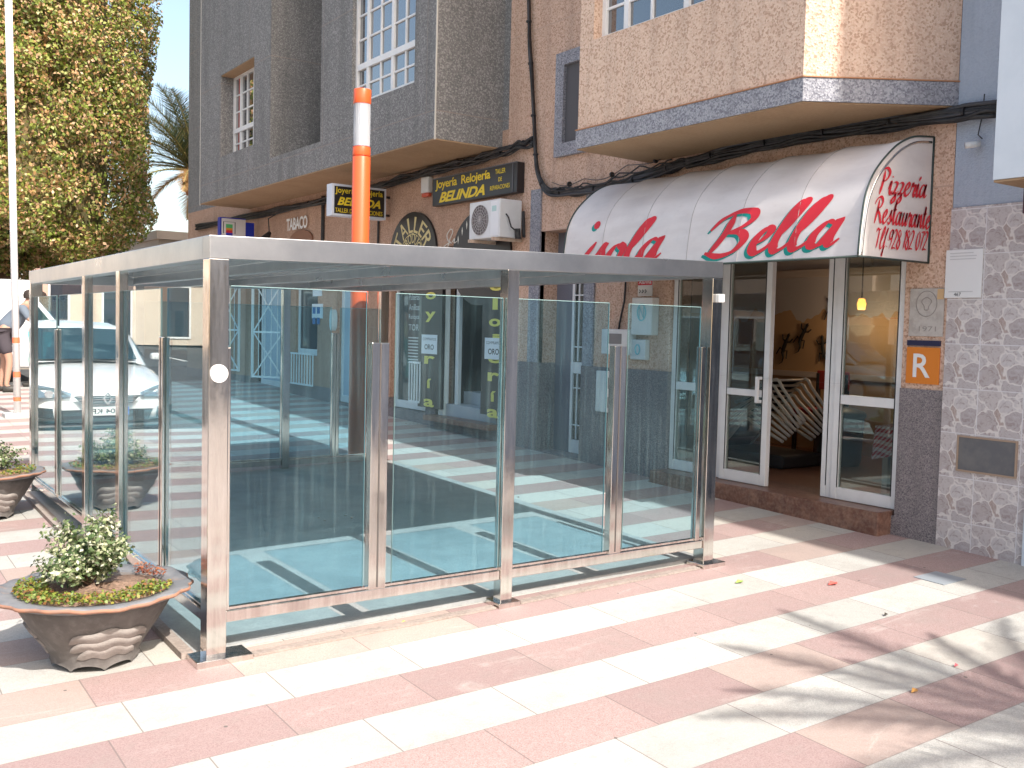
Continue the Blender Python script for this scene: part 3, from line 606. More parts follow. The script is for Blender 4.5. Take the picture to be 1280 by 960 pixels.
# ------------------------------------------------------------------ the awning
AWC = [(4.143, 2.043), (4.150, 2.15), (4.162, 2.26), (4.190, 2.42), (4.245, 2.54), (4.320, 2.635), (4.431, 2.734), (4.544, 2.81), (4.698, 2.87), (4.926, 2.898)]
cc = [Vector((p[0], p[1])) for p in crom(AWC, 4)]
arc = [0]
for i in range(1, len(cc)): arc.append(arc[-1] + (cc[i] - cc[i-1]).length)
YA0, YA1 = -.25, 2.86
ribs = [YA0 + (YA1 - YA0) * i / 6 for i in range(7)]
def aw(y, s, out=0.0):
    """point on the awning at distance y along the wall and arc length s from its front edge"""
    i = 0
    while i < len(arc) - 2 and arc[i+1] < s: i += 1
    t = (s - arc[i]) / (arc[i+1] - arc[i]); p = cc[i].lerp(cc[i+1], t); d = (cc[i+1] - cc[i]).normalized(); n = Vector((-d.y, d.x))
    q = (y - YA0) / (YA1 - YA0) * 6; fr = q - math.floor(q); sag = -.020 * math.sin(math.pi * fr) * math.sin(math.pi * min(1, max(0, s / arc[-1]))) - .004 * math.sin(2*math.pi*fr + s*5) * min(1, s*3)
    p = p + n * (out + sag); return Vector((p.x, y, p.y))
def awpx(px, py):
    d = ray(px, py); best = None
    for i in range(len(cc) - 1):
        # strip plane between cc[i] and cc[i+1]
        a, c2 = cc[i], cc[i+1]; e = (c2 - a).normalized(); n = Vector((-e.y, 0, e.x)); t = n.dot(Vector((a.x, 0, a.y)) - CAM) / n.dot(d); p = CAM + d * t
        s = (Vector((p.x, p.z)) - a).dot(e)
        if -.001 <= s <= (c2 - a).length + .001: return p.y, arc[i] + s
    return None
k = NT('cream awning canvas'); 
c_ = k.mix(k.rng(k.noise(1.5, 4, vec=k.n('ShaderNodeMapping', {'Vector': k.co, 'Scale': (1, 1, 4)}).outputs[0]), .4, .7), (.70, .655, .635), (.60, .55, .535)); c_ = k.mix(k.rng(k.noise(12, 5), .55, .8, 0, .3), c_, (.50, .45, .42))
k.set('Base Color', c_); k.set('Roughness', .55); k.bump(k.noise(5, 3), .15, .02); CANV = k.m
A = thing('shop_awning', (4.5, 1.3, 2.04), 'cream quarter round awning with red and green script lettering over the restaurant door', 'awning')
b = MB(); NY = 96; rows = [i / 26 * arc[-1] for i in range(27)]
vs = [aw(YA0 + (YA1 - YA0) * j / NY, s) for s in rows for j in range(NY + 1)]
b.add(vs, [(i*(NY+1)+j, i*(NY+1)+j+1, (i+1)*(NY+1)+j+1, (i+1)*(NY+1)+j) for i in range(26) for j in range(NY)]); b.build('canopy', CANV, A, smooth=True, fix=False)
def endpanel(y, sgn):
    b = MB(); pts = [(p.x, p.y) for p in cc] + [(4.926, 2.043)]
    b.prism([(p[0], p[1]) for p in pts], (0, .006 * sgn, 0), (0, y, 0)); return b.build('side_panel', CANV, A)
endpanel(YA0, 1); endpanel(YA1, -1)
EDGM = mat('dark green piping', (.03, .05, .045), .5)
b = MB()
for y in (YA0-.004, YA1+.004): b.tube([(p.x-.003, y, p.y+.003) for p in cc] , .007, 6); b.tube([(4.926, y, 2.9), (4.926, y, 2.035)], .008, 6); b.tube([(4.143, y, 2.038), (4.926, y, 2.038)], .007, 6)
b.tube([(4.141, YA0, 2.036), (4.141, YA1, 2.036)], .008, 6); b.build('piping', EDGM, A, smooth=True)
SEAM = mat('canvas seam', (.35, .32, .31), .7)
for y in ribs[1:-1]: b = MB(); b.tube([aw(y, arc[-1] * i / 20, .001) for i in range(21)], .0022, 5); b.build('seam', SEAM, A)
fr_ = MB()
for y in ribs: fr_.tube([(p.x+.035, y, p.y-.03) for p in cc[1:-1]], .010, 6)
fr_.tube([(4.165, YA0+.02, 2.06), (4.165, YA1-.02, 2.06)], .014, 8); fr_.build('frame', STEEL, A, smooth=True)
def awning_script(s, Y0, s0, W, H, pen, mcol, name, out, dy=0, ds=0, slant=0, rise=0):
    q, tw_ = script(s, pen); b = MB(); k1 = W / tw_
    for quad in q:
        pts = []
        for x, y in quad: pts.append(aw(Y0 - (x * k1 + y * slant) + dy, max(.004, s0 + y * H + ds + rise * x * k1), out))
        b.quad(*pts)
    return b
# measure against the photograph: left/right end and base line of both words
yB0, sB0 = awpx(878, 321); yB1, sB1 = awpx(1052, 307); _, sBt = awpx(900, 268)
yI0, sI0 = awpx(722, 316)
WB = yB0 - yB1; HB = (sBt - sB0) * 1.03
b = awning_script('Bella', yB0, sB0-.008, WB*.97, HB, .098, RED, '', .0035, slant=.10, rise=.03); 
o1 = b.build('lettering', RED, A, fix=False)
b = awning_script('Bella', yB0, sB0-.008, WB*.97, HB, .098, TEAL, '', .0018, dy=.028, ds=-.020, slant=.10, rise=.03); b.build('lettering_shadow', TEAL, A, fix=False)
WI = 1.12
for (mm, out, dy, ds, nm) in ((RED, .0035, 0, 0, 'lettering'), (TEAL, .0018, .028, -.020, 'lettering_shadow')):
    b = awning_script('Isola', yI0 + .06, sB0-.02, WI, HB, .092, mm, '', out, dy, ds, .10, .03)
    cy, cs = awpx(746, 281)
    b.build(nm, mm, A, fix=False); b = MB()
    pts = [aw(cy + dy + .042*math.cos(a), cs + ds + .038*math.sin(a), out) for a in np.linspace(0, 2*math.pi, 20, endpoint=False)]
    b.add(pts, [tuple(range(20))]); b.build(nm.replace('lettering', 'letter_dot'), mm, A, fix=False)
b = MB(); yS = YA0 - .006
for s, x0, x1, z0, hh, pen in (('Pizzeria', 1098, 1158, 0, .165, .085), ('Restaurante', 1092, 1162, 0, .165, .085), ('Tlf:928 182 072', 1093, 1158, 0, .135, .075)):
    yb0, yb1 = {'Pizzeria': (241, 247), 'Restaurante': (277, 286), 'Tlf:928 182 072': (310, 313)}[s]
    a = PYp(x0, yb0, yS); c2 = PYp(x1, yb1, yS); q, tw_ = script(s.replace('ría', 'ria'), pen, .34); W = c2.x - a.x
    if s == 'Pizzeria': q, tw_ = script('Pizzería', pen, .34)
    for quad in q: b.quad(*[(a.x + x / tw_ * W + y * .02, yS, a.z + (c2.z - a.z) * x / tw_ + y * hh) for x, y in quad])
b.build('side_lettering', RED, A, fix=False)

# ------------------------------------------------------------------ the glass terrace shelter
L, DP = 3.17, 4.42
def bz(x, y=0): return gz(x, y)
sh = thing('terrace_shelter', (L/2, DP/2, gz(L/2, DP/2)), 'stainless steel and glass terrace enclosure with a flat roof on the striped pavement', 'shelter')
def post(x0, x1, y0, y1, z1, name='post', base=True):
    zb = gz((x0+x1)/2, (y0+y1)/2)
    b = MB(); b.box((x0, y0, zb+.002), (x1, y1, z1)); o = b.build(name, STEEL, sh, bevel=.003)
    return o
def zt(x): return 1.885 + .022 * x
def foot(x0, x1, y0, y1, parent):
    zb = gz((x0+x1)/2, (y0+y1)/2); b = MB(); b.box((x0, y0, zb-.01), (x1, y1, zb+.026)); o = b.build('base_plate', STEEL, parent, bevel=.003)
    for bx in (x0+.022, x1-.022):
        for by in (y0+.022, y1-.022): q = MB(); q.tube([(bx, by, zb+.0262), (bx, by, zb+.034)], .009, 6); q.build('bolt', STEEL, o)
pA = post(0, .088, 0, .088, 1.785); foot(-.055, .20, -.04, .11, pA)
pB = post(1.568, 1.642, 0, .07, 1.82); foot(1.54, 1.68, -.03, .10, pB)
pC = post(L-.085, L, 0, .088, 1.85); foot(L-.12, L+.07, -.04, .11, pC)
pD = post(0, .085, DP-.085, DP, 1.785); foot(-.09, .12, DP-.1, DP+.03, pD)
pE = post(L-.085, L, DP-.085, DP, 1.85); foot(L-.12, L+.03, DP-.11, DP+.03, pE)
for y in (2.43, 1.56): post(0, .05, y, y+.075, 1.785)
for x in (.80, 2.10): post(x, x+.07, DP-.07, DP, 1.82)
# round white reflector on the corner post, switch box on the far post
b = MB(); b.tube([(.044, -.001, 0), (.044, -.012, 0)], .040, 28); zz = PYp(274, 467, 0).z; b.v = [(x, y, z + zz) for x, y, z in b.v]
o = b.build('round_cap', mat('frosted white disc', (.72, .72, .72), .4), pA, bevel=.003)
q = PYp(898, 373, 0); b = MB(); b.box((q.x-.03, -.035, q.z-.025), (q.x+.02, -.002, q.z+.025)); b.build('switch_box', PLASTIC, pC, bevel=.004)
# roof beams
def beam(name, a, b_, wx, wz, m=STEELB): 
    q = MB(); q.bar(a, b_, wx, wz); return q.build(name, m, sh, bevel=.003)
zb_ = .05
beam('front_beam', (0, .045, zt(0)-zb_), (L, .045, zt(L)-zb_), .09, .10)
beam('back_beam', (0, DP-.045, zt(0)-zb_-.01), (L, DP-.045, zt(L)-zb_-.01), .09, .10)
beam('side_beam', (.045, .0902, zt(0)-zb_), (.045, DP-.0902, zt(0)-zb_-.01), .09, .10)
beam('side_beam', (L-.045, .0902, zt(L)-zb_), (L-.045, DP-.0902, zt(L)-zb_-.01), .09, .10)
for x in (.80, 1.585, 2.36):
    beam('rafter', (x, .0902, zt(x)-.062), (x, DP-.0902, zt(x)-.07), .05, .06, STEELB)
RPM = bpy.data.materials.new('milky roof panel'); RPM.use_nodes = True; t = RPM.node_tree; t.nodes.clear()
N = t.nodes.new; Lk = t.links.new
tc = N('ShaderNodeTexCoord'); ns = N('ShaderNodeTexNoise'); ns.inputs['Scale'].default_value = 3; ns.inputs['Detail'].default_value = 6; Lk(tc.outputs['Object'], ns.inputs[0])
cr1 = N('ShaderNodeMix'); cr1.data_type = 'RGBA'; Lk(ns.outputs[0], cr1.inputs[0]); cr1.inputs[6].default_value = (.42, .45, .44, 1); cr1.inputs[7].default_value = (.62, .65, .63, 1)
d1 = N('ShaderNodeBsdfDiffuse'); t1 = N('ShaderNodeBsdfTranslucent'); Lk(cr1.outputs[2], d1.inputs[0]); Lk(cr1.outputs[2], t1.inputs[0])
m1 = N('ShaderNodeMixShader'); m1.inputs[0].default_value = .03; Lk(d1.outputs[0], m1.inputs[1]); Lk(t1.outputs[0], m1.inputs[2])
g1 = N('ShaderNodeBsdfGlossy'); g1.inputs['Roughness'].default_value = .12; fz = N('ShaderNodeFresnel'); fz.inputs[0].default_value = 1.35; m2_ = N('ShaderNodeMixShader'); Lk(fz.outputs[0], m2_.inputs[0]); Lk(m1.outputs[0], m2_.inputs[1]); Lk(g1.outputs[0], m2_.inputs[2])
oo = N('ShaderNodeOutputMaterial'); Lk(m2_.outputs[0], oo.inputs[0])
for xa, xb in ((.0902, .774), (.826, 1.559), (1.611, 2.334), (2.386, L-.0902)):
    b = MB(); b.add([(xa, .0904, zt(xa)-.030), (xb, .0904, zt(xb)-.030), (xb, DP-.0904, zt(xb)-.040), (xa, DP-.0904, zt(xa)-.040), (xa, .0904, zt(xa)-.016), (xb, .0904, zt(xb)-.016), (xb, DP-.0904, zt(xb)-.026), (xa, DP-.0904, zt(xa)-.026)], [(0,3,2,1),(4,5,6,7),(0,1,5,4),(1,2,6,5),(2,3,7,6),(3,0,4,7)])
    b.build('roof_panel', RPM, sh)
# rails, stub posts and panes
def rail(a, b_, wx=.05): 
    q = MB(); q.bar(a, b_, wx, .052); o = q.build('bottom_rail', STEEL, sh, bevel=.004)
    q = MB(); a2 = Vector(a) + Vector((0, 0, .033)); b2 = Vector(b_) + Vector((0, 0, .033)); q.bar(a2, b2, wx*.55, .012); q.build('glazing_bead', STEEL, o)
rail((.0885, .035, .199), (1.567, .035, .205)); rail((1.643, .035, .205), (L-.0855, .035, .212))
rail((.03, .0885, .199), (.03, 1.559, .205)); rail((.03, 1.636, .205), (.03, 2.429, .207)); rail((.03, 2.506, .207), (.03, DP-.0855, .21))
zr = .235
rail((.0855, DP-.035, zr), (.799, DP-.035, zr)); rail((.871, DP-.035, zr), (2.099, DP-.035, zr)); rail((2.171, DP-.035, zr), (L-.0855, DP-.035, zr))
def stub(x0, x1, y0, y1, zb, zt_=1.43):
    q = MB(); q.box((x0, y0, zb), (x1, y1, zt_)); o = q.build('stub_post', STEEL, sh, bevel=.003)
    q = MB(); 
    if x1 - x0 > y1 - y0: q.box(((x0+x1)/2-.004, y0-.002, zb+.01), ((x0+x1)/2+.004, y0+.002, zt_-.002))
    else: q.box((x0-.002, (y0+y1)/2-.004, zb+.01), (x0+.002, (y0+y1)/2+.004, zt_-.002))
    q.build('groove', mat('shadow groove', (.08, .07, .065), .5) if 'shadow groove' not in bpy.data.materials else bpy.data.materials['shadow groove'], o)
stub(.792, .885, .008, .058, .226); stub(2.325, 2.412, .008, .058, .233); stub(L-.150, L-.115, .010, .055, .238); stub(.0900, .104, .012, .05, .226, 1.40)
stub(.008, .055, .735, .80, .226); stub(.008, .055, 3.38, 3.45, .236)
stub(1.42, 1.50, DP-.058, DP-.01, .262); stub(2.60, 2.67, DP-.058, DP-.01, .262)
def pane(a, b_, z0, z1, axis):
    q = MB()
    if axis == 'x': q.box((a[0], a[1]-.004, z0), (b_[0], a[1]+.004, z1))
    else: q.box((a[0]-.004, a[1], z0), (a[0]+.004, b_[1], z1))
    o = q.build('glass_pane', GLASS, sh)
    e_ = MB()
    if axis == 'x': e_.box((a[0], a[1]-.0045, z1+.0002), (b_[0], a[1]+.0045, z1+.0035)); e_.box((a[0]-.0014, a[1]-.0045, z0), (a[0]-.0003, a[1]+.0045, z1)); e_.box((b_[0]+.0003, a[1]-.0045, z0), (b_[0]+.0014, a[1]+.0045, z1))
    else: e_.box((a[0]-.0045, a[1], z1+.0002), (a[0]+.0045, b_[1], z1+.0035)); e_.box((a[0]-.0045, a[1]-.0014, z0), (a[0]+.0045, a[1]-.0003, z1)); e_.box((a[0]-.0045, b_[1]+.0003, z0), (a[0]+.0045, b_[1]+.0014, z1))
    e_.build('pane_edge', EDGE, o)
zg = 1.67
for a, c in ((.106, .770), (.930, 1.560), (1.66, 2.29), (2.44, 3.02)): pane((a, .033), (c, .033), .24, zg, 'x')
for a, c in ((.10, .715), (.83, 1.55), (1.645, 2.42), (2.515, 3.36), (3.47, DP-.095)): pane((.030, a), (.030, c), .24, zg, 'y')
for a, c in ((.10, .79), (.88, 1.41), (1.51, 2.09), (2.18, 2.59), (2.68, L-.095)): pane((a, DP-.034), (c, DP-.034), .275, zg, 'x')
# floor of the shelter and its grimy border
def tiltbox(b, x0, x1, y0, y1, d0, d1):
    n0 = len(b.v); b.box((x0, y0, d0), (x1, y1, d1)); b.v[n0:] = [(x, y, z + gz(x, y)) for x, y, z in b.v[n0:]]
b = MB(); tiltbox(b, -.02, L+.04, .13, DP-.03, .001, .022); tag(b.build('shelter_floor', SLAB), kind='structure')
b = MB(); tiltbox(b, .21, 1.53, -.02, .035, .001, .010); tiltbox(b, 1.69, L-.13, -.02, .035, .001, .010); tiltbox(b, -.075, -.022, .115, DP-.12, .001, .030); o = b.build('floor_border', SILL); tag(o, kind='structure')

# ------------------------------------------------------------------ flower bowls
POTM = NT('weathered clay bowl'); k = POTM
c_ = k.mix(k.rng(k.noise(5, 7), .35, .7), (.095, .085, .08), (.155, .14, .13)); c_ = k.mix(k.rng(k.noise(22, 5), .5, .75, 0, .6), c_, (.21, .195, .185))
k.set('Base Color', c_); k.set('Roughness', .85); k.bump(k.noise(50, 5), .4, .006); POTM = k.m
k = NT('slate rim'); c_ = k.mix(k.rng(k.noise(7, 6), .4, .7), (.14, .145, .155), (.22, .22, .225)); c_ = k.mix(k.rng(k.noise(16, 6), .58, .72, 0, .7), c_, (.30, .20, .15)); k.set('Base Color', c_); k.set('Roughness', .75); k.bump(k.noise(40, 5), .4, .005); RIMM = k.m
TERR = mat('orange clay edge', (.33, .165, .105), .85, noise_col=[(20, (.22, .14, .11), .7, 5)])
WAVM = mat('pale wave relief', (.27, .24, .22), .8, noise_col=[(14, (.19, .165, .15), .6, 6)], bump=(60, .3))
SOIL = mat('dry soil', (.20, .125, .085), .95, noise_col=[(20, (.36, .24, .18), .7, 5), (90, (.10, .07, .05), .6, 3)], bump=(60, .9))
def leafmat(name, cols, trans=.35):
    m = bpy.data.materials.new(name); m.use_nodes = True; t = m.node_tree; b = t.nodes['Principled BSDF']; g = t.nodes.new('ShaderNodeNewGeometry')
    r = t.nodes.new('ShaderNodeValToRGB'); r.color_ramp.interpolation = 'CONSTANT' if len(cols) > 3 else 'LINEAR'
    while len(r.color_ramp.elements) < len(cols): r.color_ramp.elements.new(.5)
    for i, c in enumerate(cols): r.color_ramp.elements[i].position = i / len(cols); r.color_ramp.elements[i].color = (*c, 1)
    t.links.new(g.outputs['Random Per Island'], r.inputs[0]); t.links.new(r.outputs[0], b.inputs['Base Color']); b.inputs['Roughness'].default_value = .5
    tr = t.nodes.new('ShaderNodeBsdfTranslucent'); t.links.new(r.outputs[0], tr.inputs[0]); mx = t.nodes.new('ShaderNodeMixShader'); mx.inputs[0].default_value = trans
    o = t.nodes['Material Output']; t.links.new(b.outputs[0], mx.inputs[1]); t.links.new(tr.outputs[0], mx.inputs[2]); t.links.new(mx.outputs[0], o.inputs[0]); return m
VAR = leafmat('variegated leaves', [(.50,.52,.33), (.14,.20,.08), (.10,.16,.06), (.58,.58,.44), (.20,.26,.11), (.36,.40,.22), (.055,.095,.035)], .3)
GRN = leafmat('mat forming succulent leaves', [(.20,.26,.04), (.12,.20,.03), (.30,.27,.05), (.16,.22,.05), (.30,.14,.05)], .3)
REDP = leafmat('reddish dry leaves', [(.32,.10,.05), (.40,.16,.08), (.25,.08,.05)], .3)
def leaves(name, centers, normals, size, m, parent=None, loc=(0,0,0), aspect=.5, fold=True, jitter=.9):
    """leaf shaped folded quads (two triangles pairs) at the given points"""
    n = len(centers); nr = normals + rng.normal(0, jitter, (n, 3)); nr /= np.linalg.norm(nr, axis=1)[:, None]
    a = np.cross(nr, rng.normal(0, 1, (n, 3))); a /= np.linalg.norm(a, axis=1)[:, None]; b = np.cross(nr, a)
    s = (size * rng.uniform(.6, 1.3, n))[:, None]
    base = centers - a * s * .5; tip = centers + a * s * .5; l = centers + b * s * aspect * .5 + nr * s * .12 + a*s*-.05; r = centers - b * s * aspect * .5 + nr * s * .12 + a*s*-.05
    V_ = np.stack([base, l, tip, r], 1).reshape(-1, 3); F_ = np.arange(4 * n).reshape(n, 4)
    return arrmesh(name, V_, F_, m, parent, loc)
def bowl(loc, rx, label, kind):
    x, y, z = loc; t = thing('planter_bowl', loc, label, 'planter', 'clay bowls planted along the kerb side')
    h_ = .335; rb = .165
    b = MB()
    def fn(i, a): return (0, 0)
    def feet(i, a):
        if i == 0: return (.012*abs(math.sin(a*4)), .028 * abs(math.sin(a * 4))**.7)
        return (0, 0)
    prof = [(rb+.012, 0), (rb+.018, .04), (rb+.05, .10), (rb+.105, .18), (rb+.150, .26), (rb+.172, .31), (rb+.14, .315), (rb+.10, .24), (0.0, .24)]
    b.lathe(prof, loc, 64, feet); b.build('bowl', POTM, t, smooth=True)
    def sc(i, a): w_ = .008 * math.sin(a * 19); return (w_ if i in (2, 3, 4) else 0, .004 * math.sin(a*5) if i in (2,3,4) else 0)
    R0 = rb + .172; R1 = rx
    b = MB(); b.lathe([(R0-.012, .300), (R0+.03, .302), (R1-.01, .318), (R1, .326), (R1-.006, .334), (R0+.005, .326), (R0-.03, .322), (R0-.035, .290)], loc, 96, sc); rim = b.build('rim', RIMM, t, smooth=True)
    b = MB(); b.lathe([(R1-.004, .314), (R1+.004, .320), (R1+.0045, .328), (R1-.002, .331)], loc, 96, lambda i, a: (.008*math.sin(a*19), .004*math.sin(a*5))); b.build('rim_edge', TERR, rim, smooth=True)
    b = MB(); b.lathe([(R0-.03, .300), (R0*.6, .318), (0.001, .335)], loc, 40, lambda i, a: (0, .01*math.sin(a*3+i))); b.build('soil', SOIL, t, smooth=True)
    # wave relief: three overlapping scalloped bands on the side facing the camera
    ac = math.atan2(CAM.y - y, CAM.x - x); 
    def surf(a, hh):
        zs = [p[1] for p in prof[:6]]; rs_ = [p[0] for p in prof[:6]]; r_ = np.interp(hh, zs, rs_); return r_
    for face in (ac + .25, ac + .25 + 2.09, ac + .25 - 2.09):
        for j, (hb, ht, wd, oo_) in enumerate(((.065, .115, .62, .006), (.10, .155, .72, .009), (.145, .205, .66, .012))):
            b = MB(); M = 30; vs = []
            for i in range(M + 1):
                q = i / M * 2 - 1; a = face + q * wd
                env = max(0, 1 - q*q)**.5
                top = hb + (ht - hb) * env + .008 * math.sin(q * 8 + j) * env; bot = hb - .004 + .008*math.sin(q*8+j-1) * env
                for hh, o2 in ((bot, oo_*.4), (bot + (top-bot)*.5, oo_), (top, oo_*.9), (top + .001, -.004)):
                    r_ = surf(a, hh) + o2; vs.append((x + r_*math.cos(a), y + r_*math.sin(a), z + hh))
            b.add(vs, [(i*4+k_, (i+1)*4+k_, (i+1)*4+k_+1, i*4+k_+1) for i in range(M) for k_ in range(3)]); b.build('wave_relief', WAVM, t, smooth=True)
    return t, R0
def shrub(loc, h, spread, n, label, size=.025):
    """small many-stemmed shrub: woody stems, leaves in clumps"""
    x, y, z = loc; t = thing('potted_shrub', loc, label, 'plant', 'shrubs in the clay bowls'); b = MB(); pts = []; nrm = []
    for i in range(34):
        a = rng.uniform(0, 6.283); e = rng.uniform(.1, 1)**.8 * spread; hh = h * rng.uniform(.35, 1) * (1 - .62 * (e/spread)**1.5)
        p = [(x, y, z)] + [(x + math.cos(a) * e * q + rng.normal(0, .006), y + math.sin(a) * e * q + rng.normal(0, .006), z + hh * q**.8) for q in (.35, .7, 1)]
        b.tube(p, [.004, .003, .002, .0012], 5, False)
        for q in np.linspace(.35, 1, 9):
            j = min(2, int(q * 3)); P0 = np.array(p[j]); P1 = np.array(p[j+1]); c = P0 + (P1 - P0) * (q*3 - j if j < 3 else 1)
            m_ = max(1, int(n / 34 / 9)); pts.append(c + rng.normal(0, .020, (m_, 3))); nrm.append(np.tile([math.cos(a)*.5, math.sin(a)*.5, .8], (m_, 1)))
    b.build('stems', mat('bark', (.13, .08, .05), .9) if 'bark' not in bpy.data.materials else bpy.data.materials['bark'], t)
    leaves('foliage', np.concatenate(pts), np.concatenate(nrm), size, VAR, t, aspect=.62, jitter=.6); return t
pc = G(121, 826); pot1 = (pc.x + .0, pc.y + .03, gz(pc.x, pc.y) + .001)
t1_, R0 = bowl(pot1, .405, 'brown clay bowl with wide slate rim standing by the front corner post', 1)
def carpet(loc, R0, label, n, ang0, ang1):
    a = rng.uniform(ang0, ang1, n); r_ = R0 * np.sqrt(rng.uniform(.35, 1, n)) * .98
    c = np.stack([loc[0] + r_*np.cos(a), loc[1] + r_*np.sin(a), loc[2] + .332 + rng.uniform(0, .022, n)], 1)
    t = leaves('ground_cover', c, np.tile([0, 0, 1.], (n, 1)), .017, GRN, None, loc, aspect=.8, jitter=.6); tag(t, kind='stuff'); return t
carpet(pot1, R0, '', 1500, 2.4, 5.9)
aa = rng.uniform(.1, .7, 170); rr = R0 * rng.uniform(.72, .97, 170)
tag(leaves('dry_ground_cover', np.stack([pot1[0] + rr*np.cos(aa), pot1[1] + rr*np.sin(aa), pot1[2] + .335 + rng.uniform(0, .03, 170)], 1), np.tile([0,0,1.], (170,1)), .018, REDP, None, pot1), kind='stuff')
shrub((pot1[0]-.02, pot1[1]+.02, pot1[2]+.33), .36, .24, 6000, 'pale variegated shrub growing in the nearest clay bowl')
pot2 = (-.42, 3.6, gz(-.42, 3.6) + .001)
bowl(pot2, .385, 'brown clay bowl further back, cut by the left edge beside the shelter', 1)
carpet(pot2, R0, '', 900, 0, 6.28); shrub((pot2[0], pot2[1], pot2[2]+.33), .30, .26, 3600, 'green variegated shrub in the bowl further back at the left edge')

# ------------------------------------------------------------------ orange lamp column and white striped pole
pb_ = G(447, 573); zb0 = gz(pb_.x, pb_.y); py_ = pb_.y + .02; top = 3.815
O = thing('street_lamp', (pb_.x, py_, zb0), 'orange round lamp column with a ribbed clear lantern, standing just behind the shelter', 'street lamp')
ORG = mat('orange paint', (.80, .105, .025), .38, coat=.3)
def cyl(b, r0, z0, z1, r1=None, n=40): b.lathe([(0, z0), (r0, z0), (r1 or r0, z1), (0, z1)], (pb_.x, py_, 0), n)
z_l0 = PYp(456, 184, py_).z; z_l1 = PYp(457, 131, py_).z
b = MB(); cyl(b, .088, zb0, z_l0 - .10); b.build('column', ORG, O, smooth=True, bevel=.003)
b = MB(); cyl(b, .0875, z_l0 - .092, z_l0 - .006); b.build('collar', ORG, O, smooth=True, bevel=.003)
b = MB(); cyl(b, .075, z_l0 - .1, z_l0-.0925); cyl(b, .089, z_l0-.0055, z_l0-.002); b.build('joint_ring', mat('dark red seam', (.35, .03, .02), .5), O, smooth=True)
b = MB(); cyl(b, .086, z_l1, top); b.build('cap', ORG, O, smooth=True, bevel=.004)
LG = bpy.data.materials.new('clear lantern'); LG.use_nodes = True; q_ = LG.node_tree.nodes['Principled BSDF']; q_.inputs['Base Color'].default_value = (.70, .72, .76, 1); q_.inputs['Roughness'].default_value = .25; q_.inputs['Transmission Weight'].default_value = .55; q_.inputs['IOR'].default_value = 1.2
b = MB(); b.lathe([(.080, z_l0), (.080, z_l1)], (pb_.x, py_, 0), 72, lambda i, a: (.003*math.sin(a*24), 0)); b.build('lantern', LG, O, smooth=True)
b = MB(); b.tube([(pb_.x, py_, z_l0-.05), (pb_.x, py_, z_l1+.05)], .022, 14); b.build('lamp_tube', mat('white tube', (.75, .75, .78), .4), O)
wp = G(22, 521)
W_ = thing('pole', (wp.x, wp.y, gz(wp.x, wp.y)), 'slim white painted pole with faded red bands near its foot, left of the shelter', 'pole')
b = MB(); b.tube([(wp.x, wp.y, gz(wp.x, wp.y)), (wp.x-.10, wp.y, 6.2)], .042, 20); b.build('shaft', mat('white pole paint', (.80, .80, .80), .45), W_, smooth=True)
for z0_, z1_ in ((.93, 1.0), (.50, .57), (.20, .25)):
    b = MB(); f_ = lambda z: wp.x - .10 * z / 6.2; g0 = gz(wp.x, wp.y); b.tube([(f_(z0_), wp.y, g0+z0_), (f_(z1_), wp.y, g0+z1_)], .0435, 20, False); b.build('red_band', mat('faded orange red band', (.65, .16, .07), .6) if 'faded orange red band' not in bpy.data.materials else bpy.data.materials['faded orange red band'], W_, smooth=True)
b = MB(); b.box((wp.x-.16, wp.y-.14, g0-.01), (wp.x+.16, wp.y+.14, g0+.05)); b.build('foot_block', mat('pale concrete', (.5,.49,.47), .9), W_, bevel=.01)

# ------------------------------------------------------------------ things on the facade
def wallbox(px0, py0, px1, py1, d, X=XF, gap=.001):
    """box standing d proud of the wall, between two opposite pixels' places on the wall plane in front of it"""
    a = P(px0, py0, X - d); c = P(px1, py1, X - d); b = MB(); b.box((X-gap, a.y, a.z), (X-d, c.y, c.z)); return b, a, c
# Belinda sign along the wall
b, a, c = wallbox(541, 237, 646, 237, .10, XF); y0, y1 = a.y, c.y
zt_, zb2 = PYp(541, 222, y0).z, 0
a = P(541, 224, XF-.10); c = P(541, 258, XF-.10); e = P(647, 202, XF-.10)
z1 = (a.z + e.z) / 2; z0 = c.z; yl, yr = a.y, e.y
sg = thing('shop_sign', (XF-.05, (yl+yr)/2, z0), 'long black sign with yellow jeweller lettering above the air conditioner', 'sign')
b = MB(); b.box((XF-.002, yl, z0), (XF-.10, yr, z1)); b.build('panel', BLACK, sg, bevel=.006)
b = MB(); b.box((XF-.101, yr+.075, z0+.01), (XF-.106, yr+.085, z1-.01)); b.box((XF-.1, yl-.003, z1-.005), (XF-.104, yr+.003, z1+.004)); b.build('trim', mat('dark grey trim', (.12,.12,.13), .4), sg)
X_ = XF - .1025; Wd = yl - yr; H_ = z1 - z0
text_on_wall('lettering', 'Joyería  Relojería', yl - .04*Wd, yl - .71*Wd, z0 + .52*H_, z0 + .93*H_, X_, YELLOW, sg, bold=.018, space=.92)
text_on_wall('lettering', 'BELINDA', yl - .09*Wd, yl - .65*Wd, z0 + .09*H_, z0 + .46*H_, X_, YELLOW, sg, bold=.035, shear=.35, space=.95)
text_on_wall('lettering', 'TALLER', yl - .765*Wd, yl - .875*Wd, z0 + .72*H_, z0 + .88*H_, X_, YELLOW, sg, bold=.008)
text_on_wall('lettering', 'DE', yl - .80*Wd, yl - .84*Wd, z0 + .46*H_, z0 + .60*H_, X_, YELLOW, sg, bold=.008)
text_on_wall('lettering', 'REPARACIONES', yl - .71*Wd, yl - .925*Wd, z0 + .20*H_, z0 + .35*H_, X_, YELLOW, sg, bold=.008)
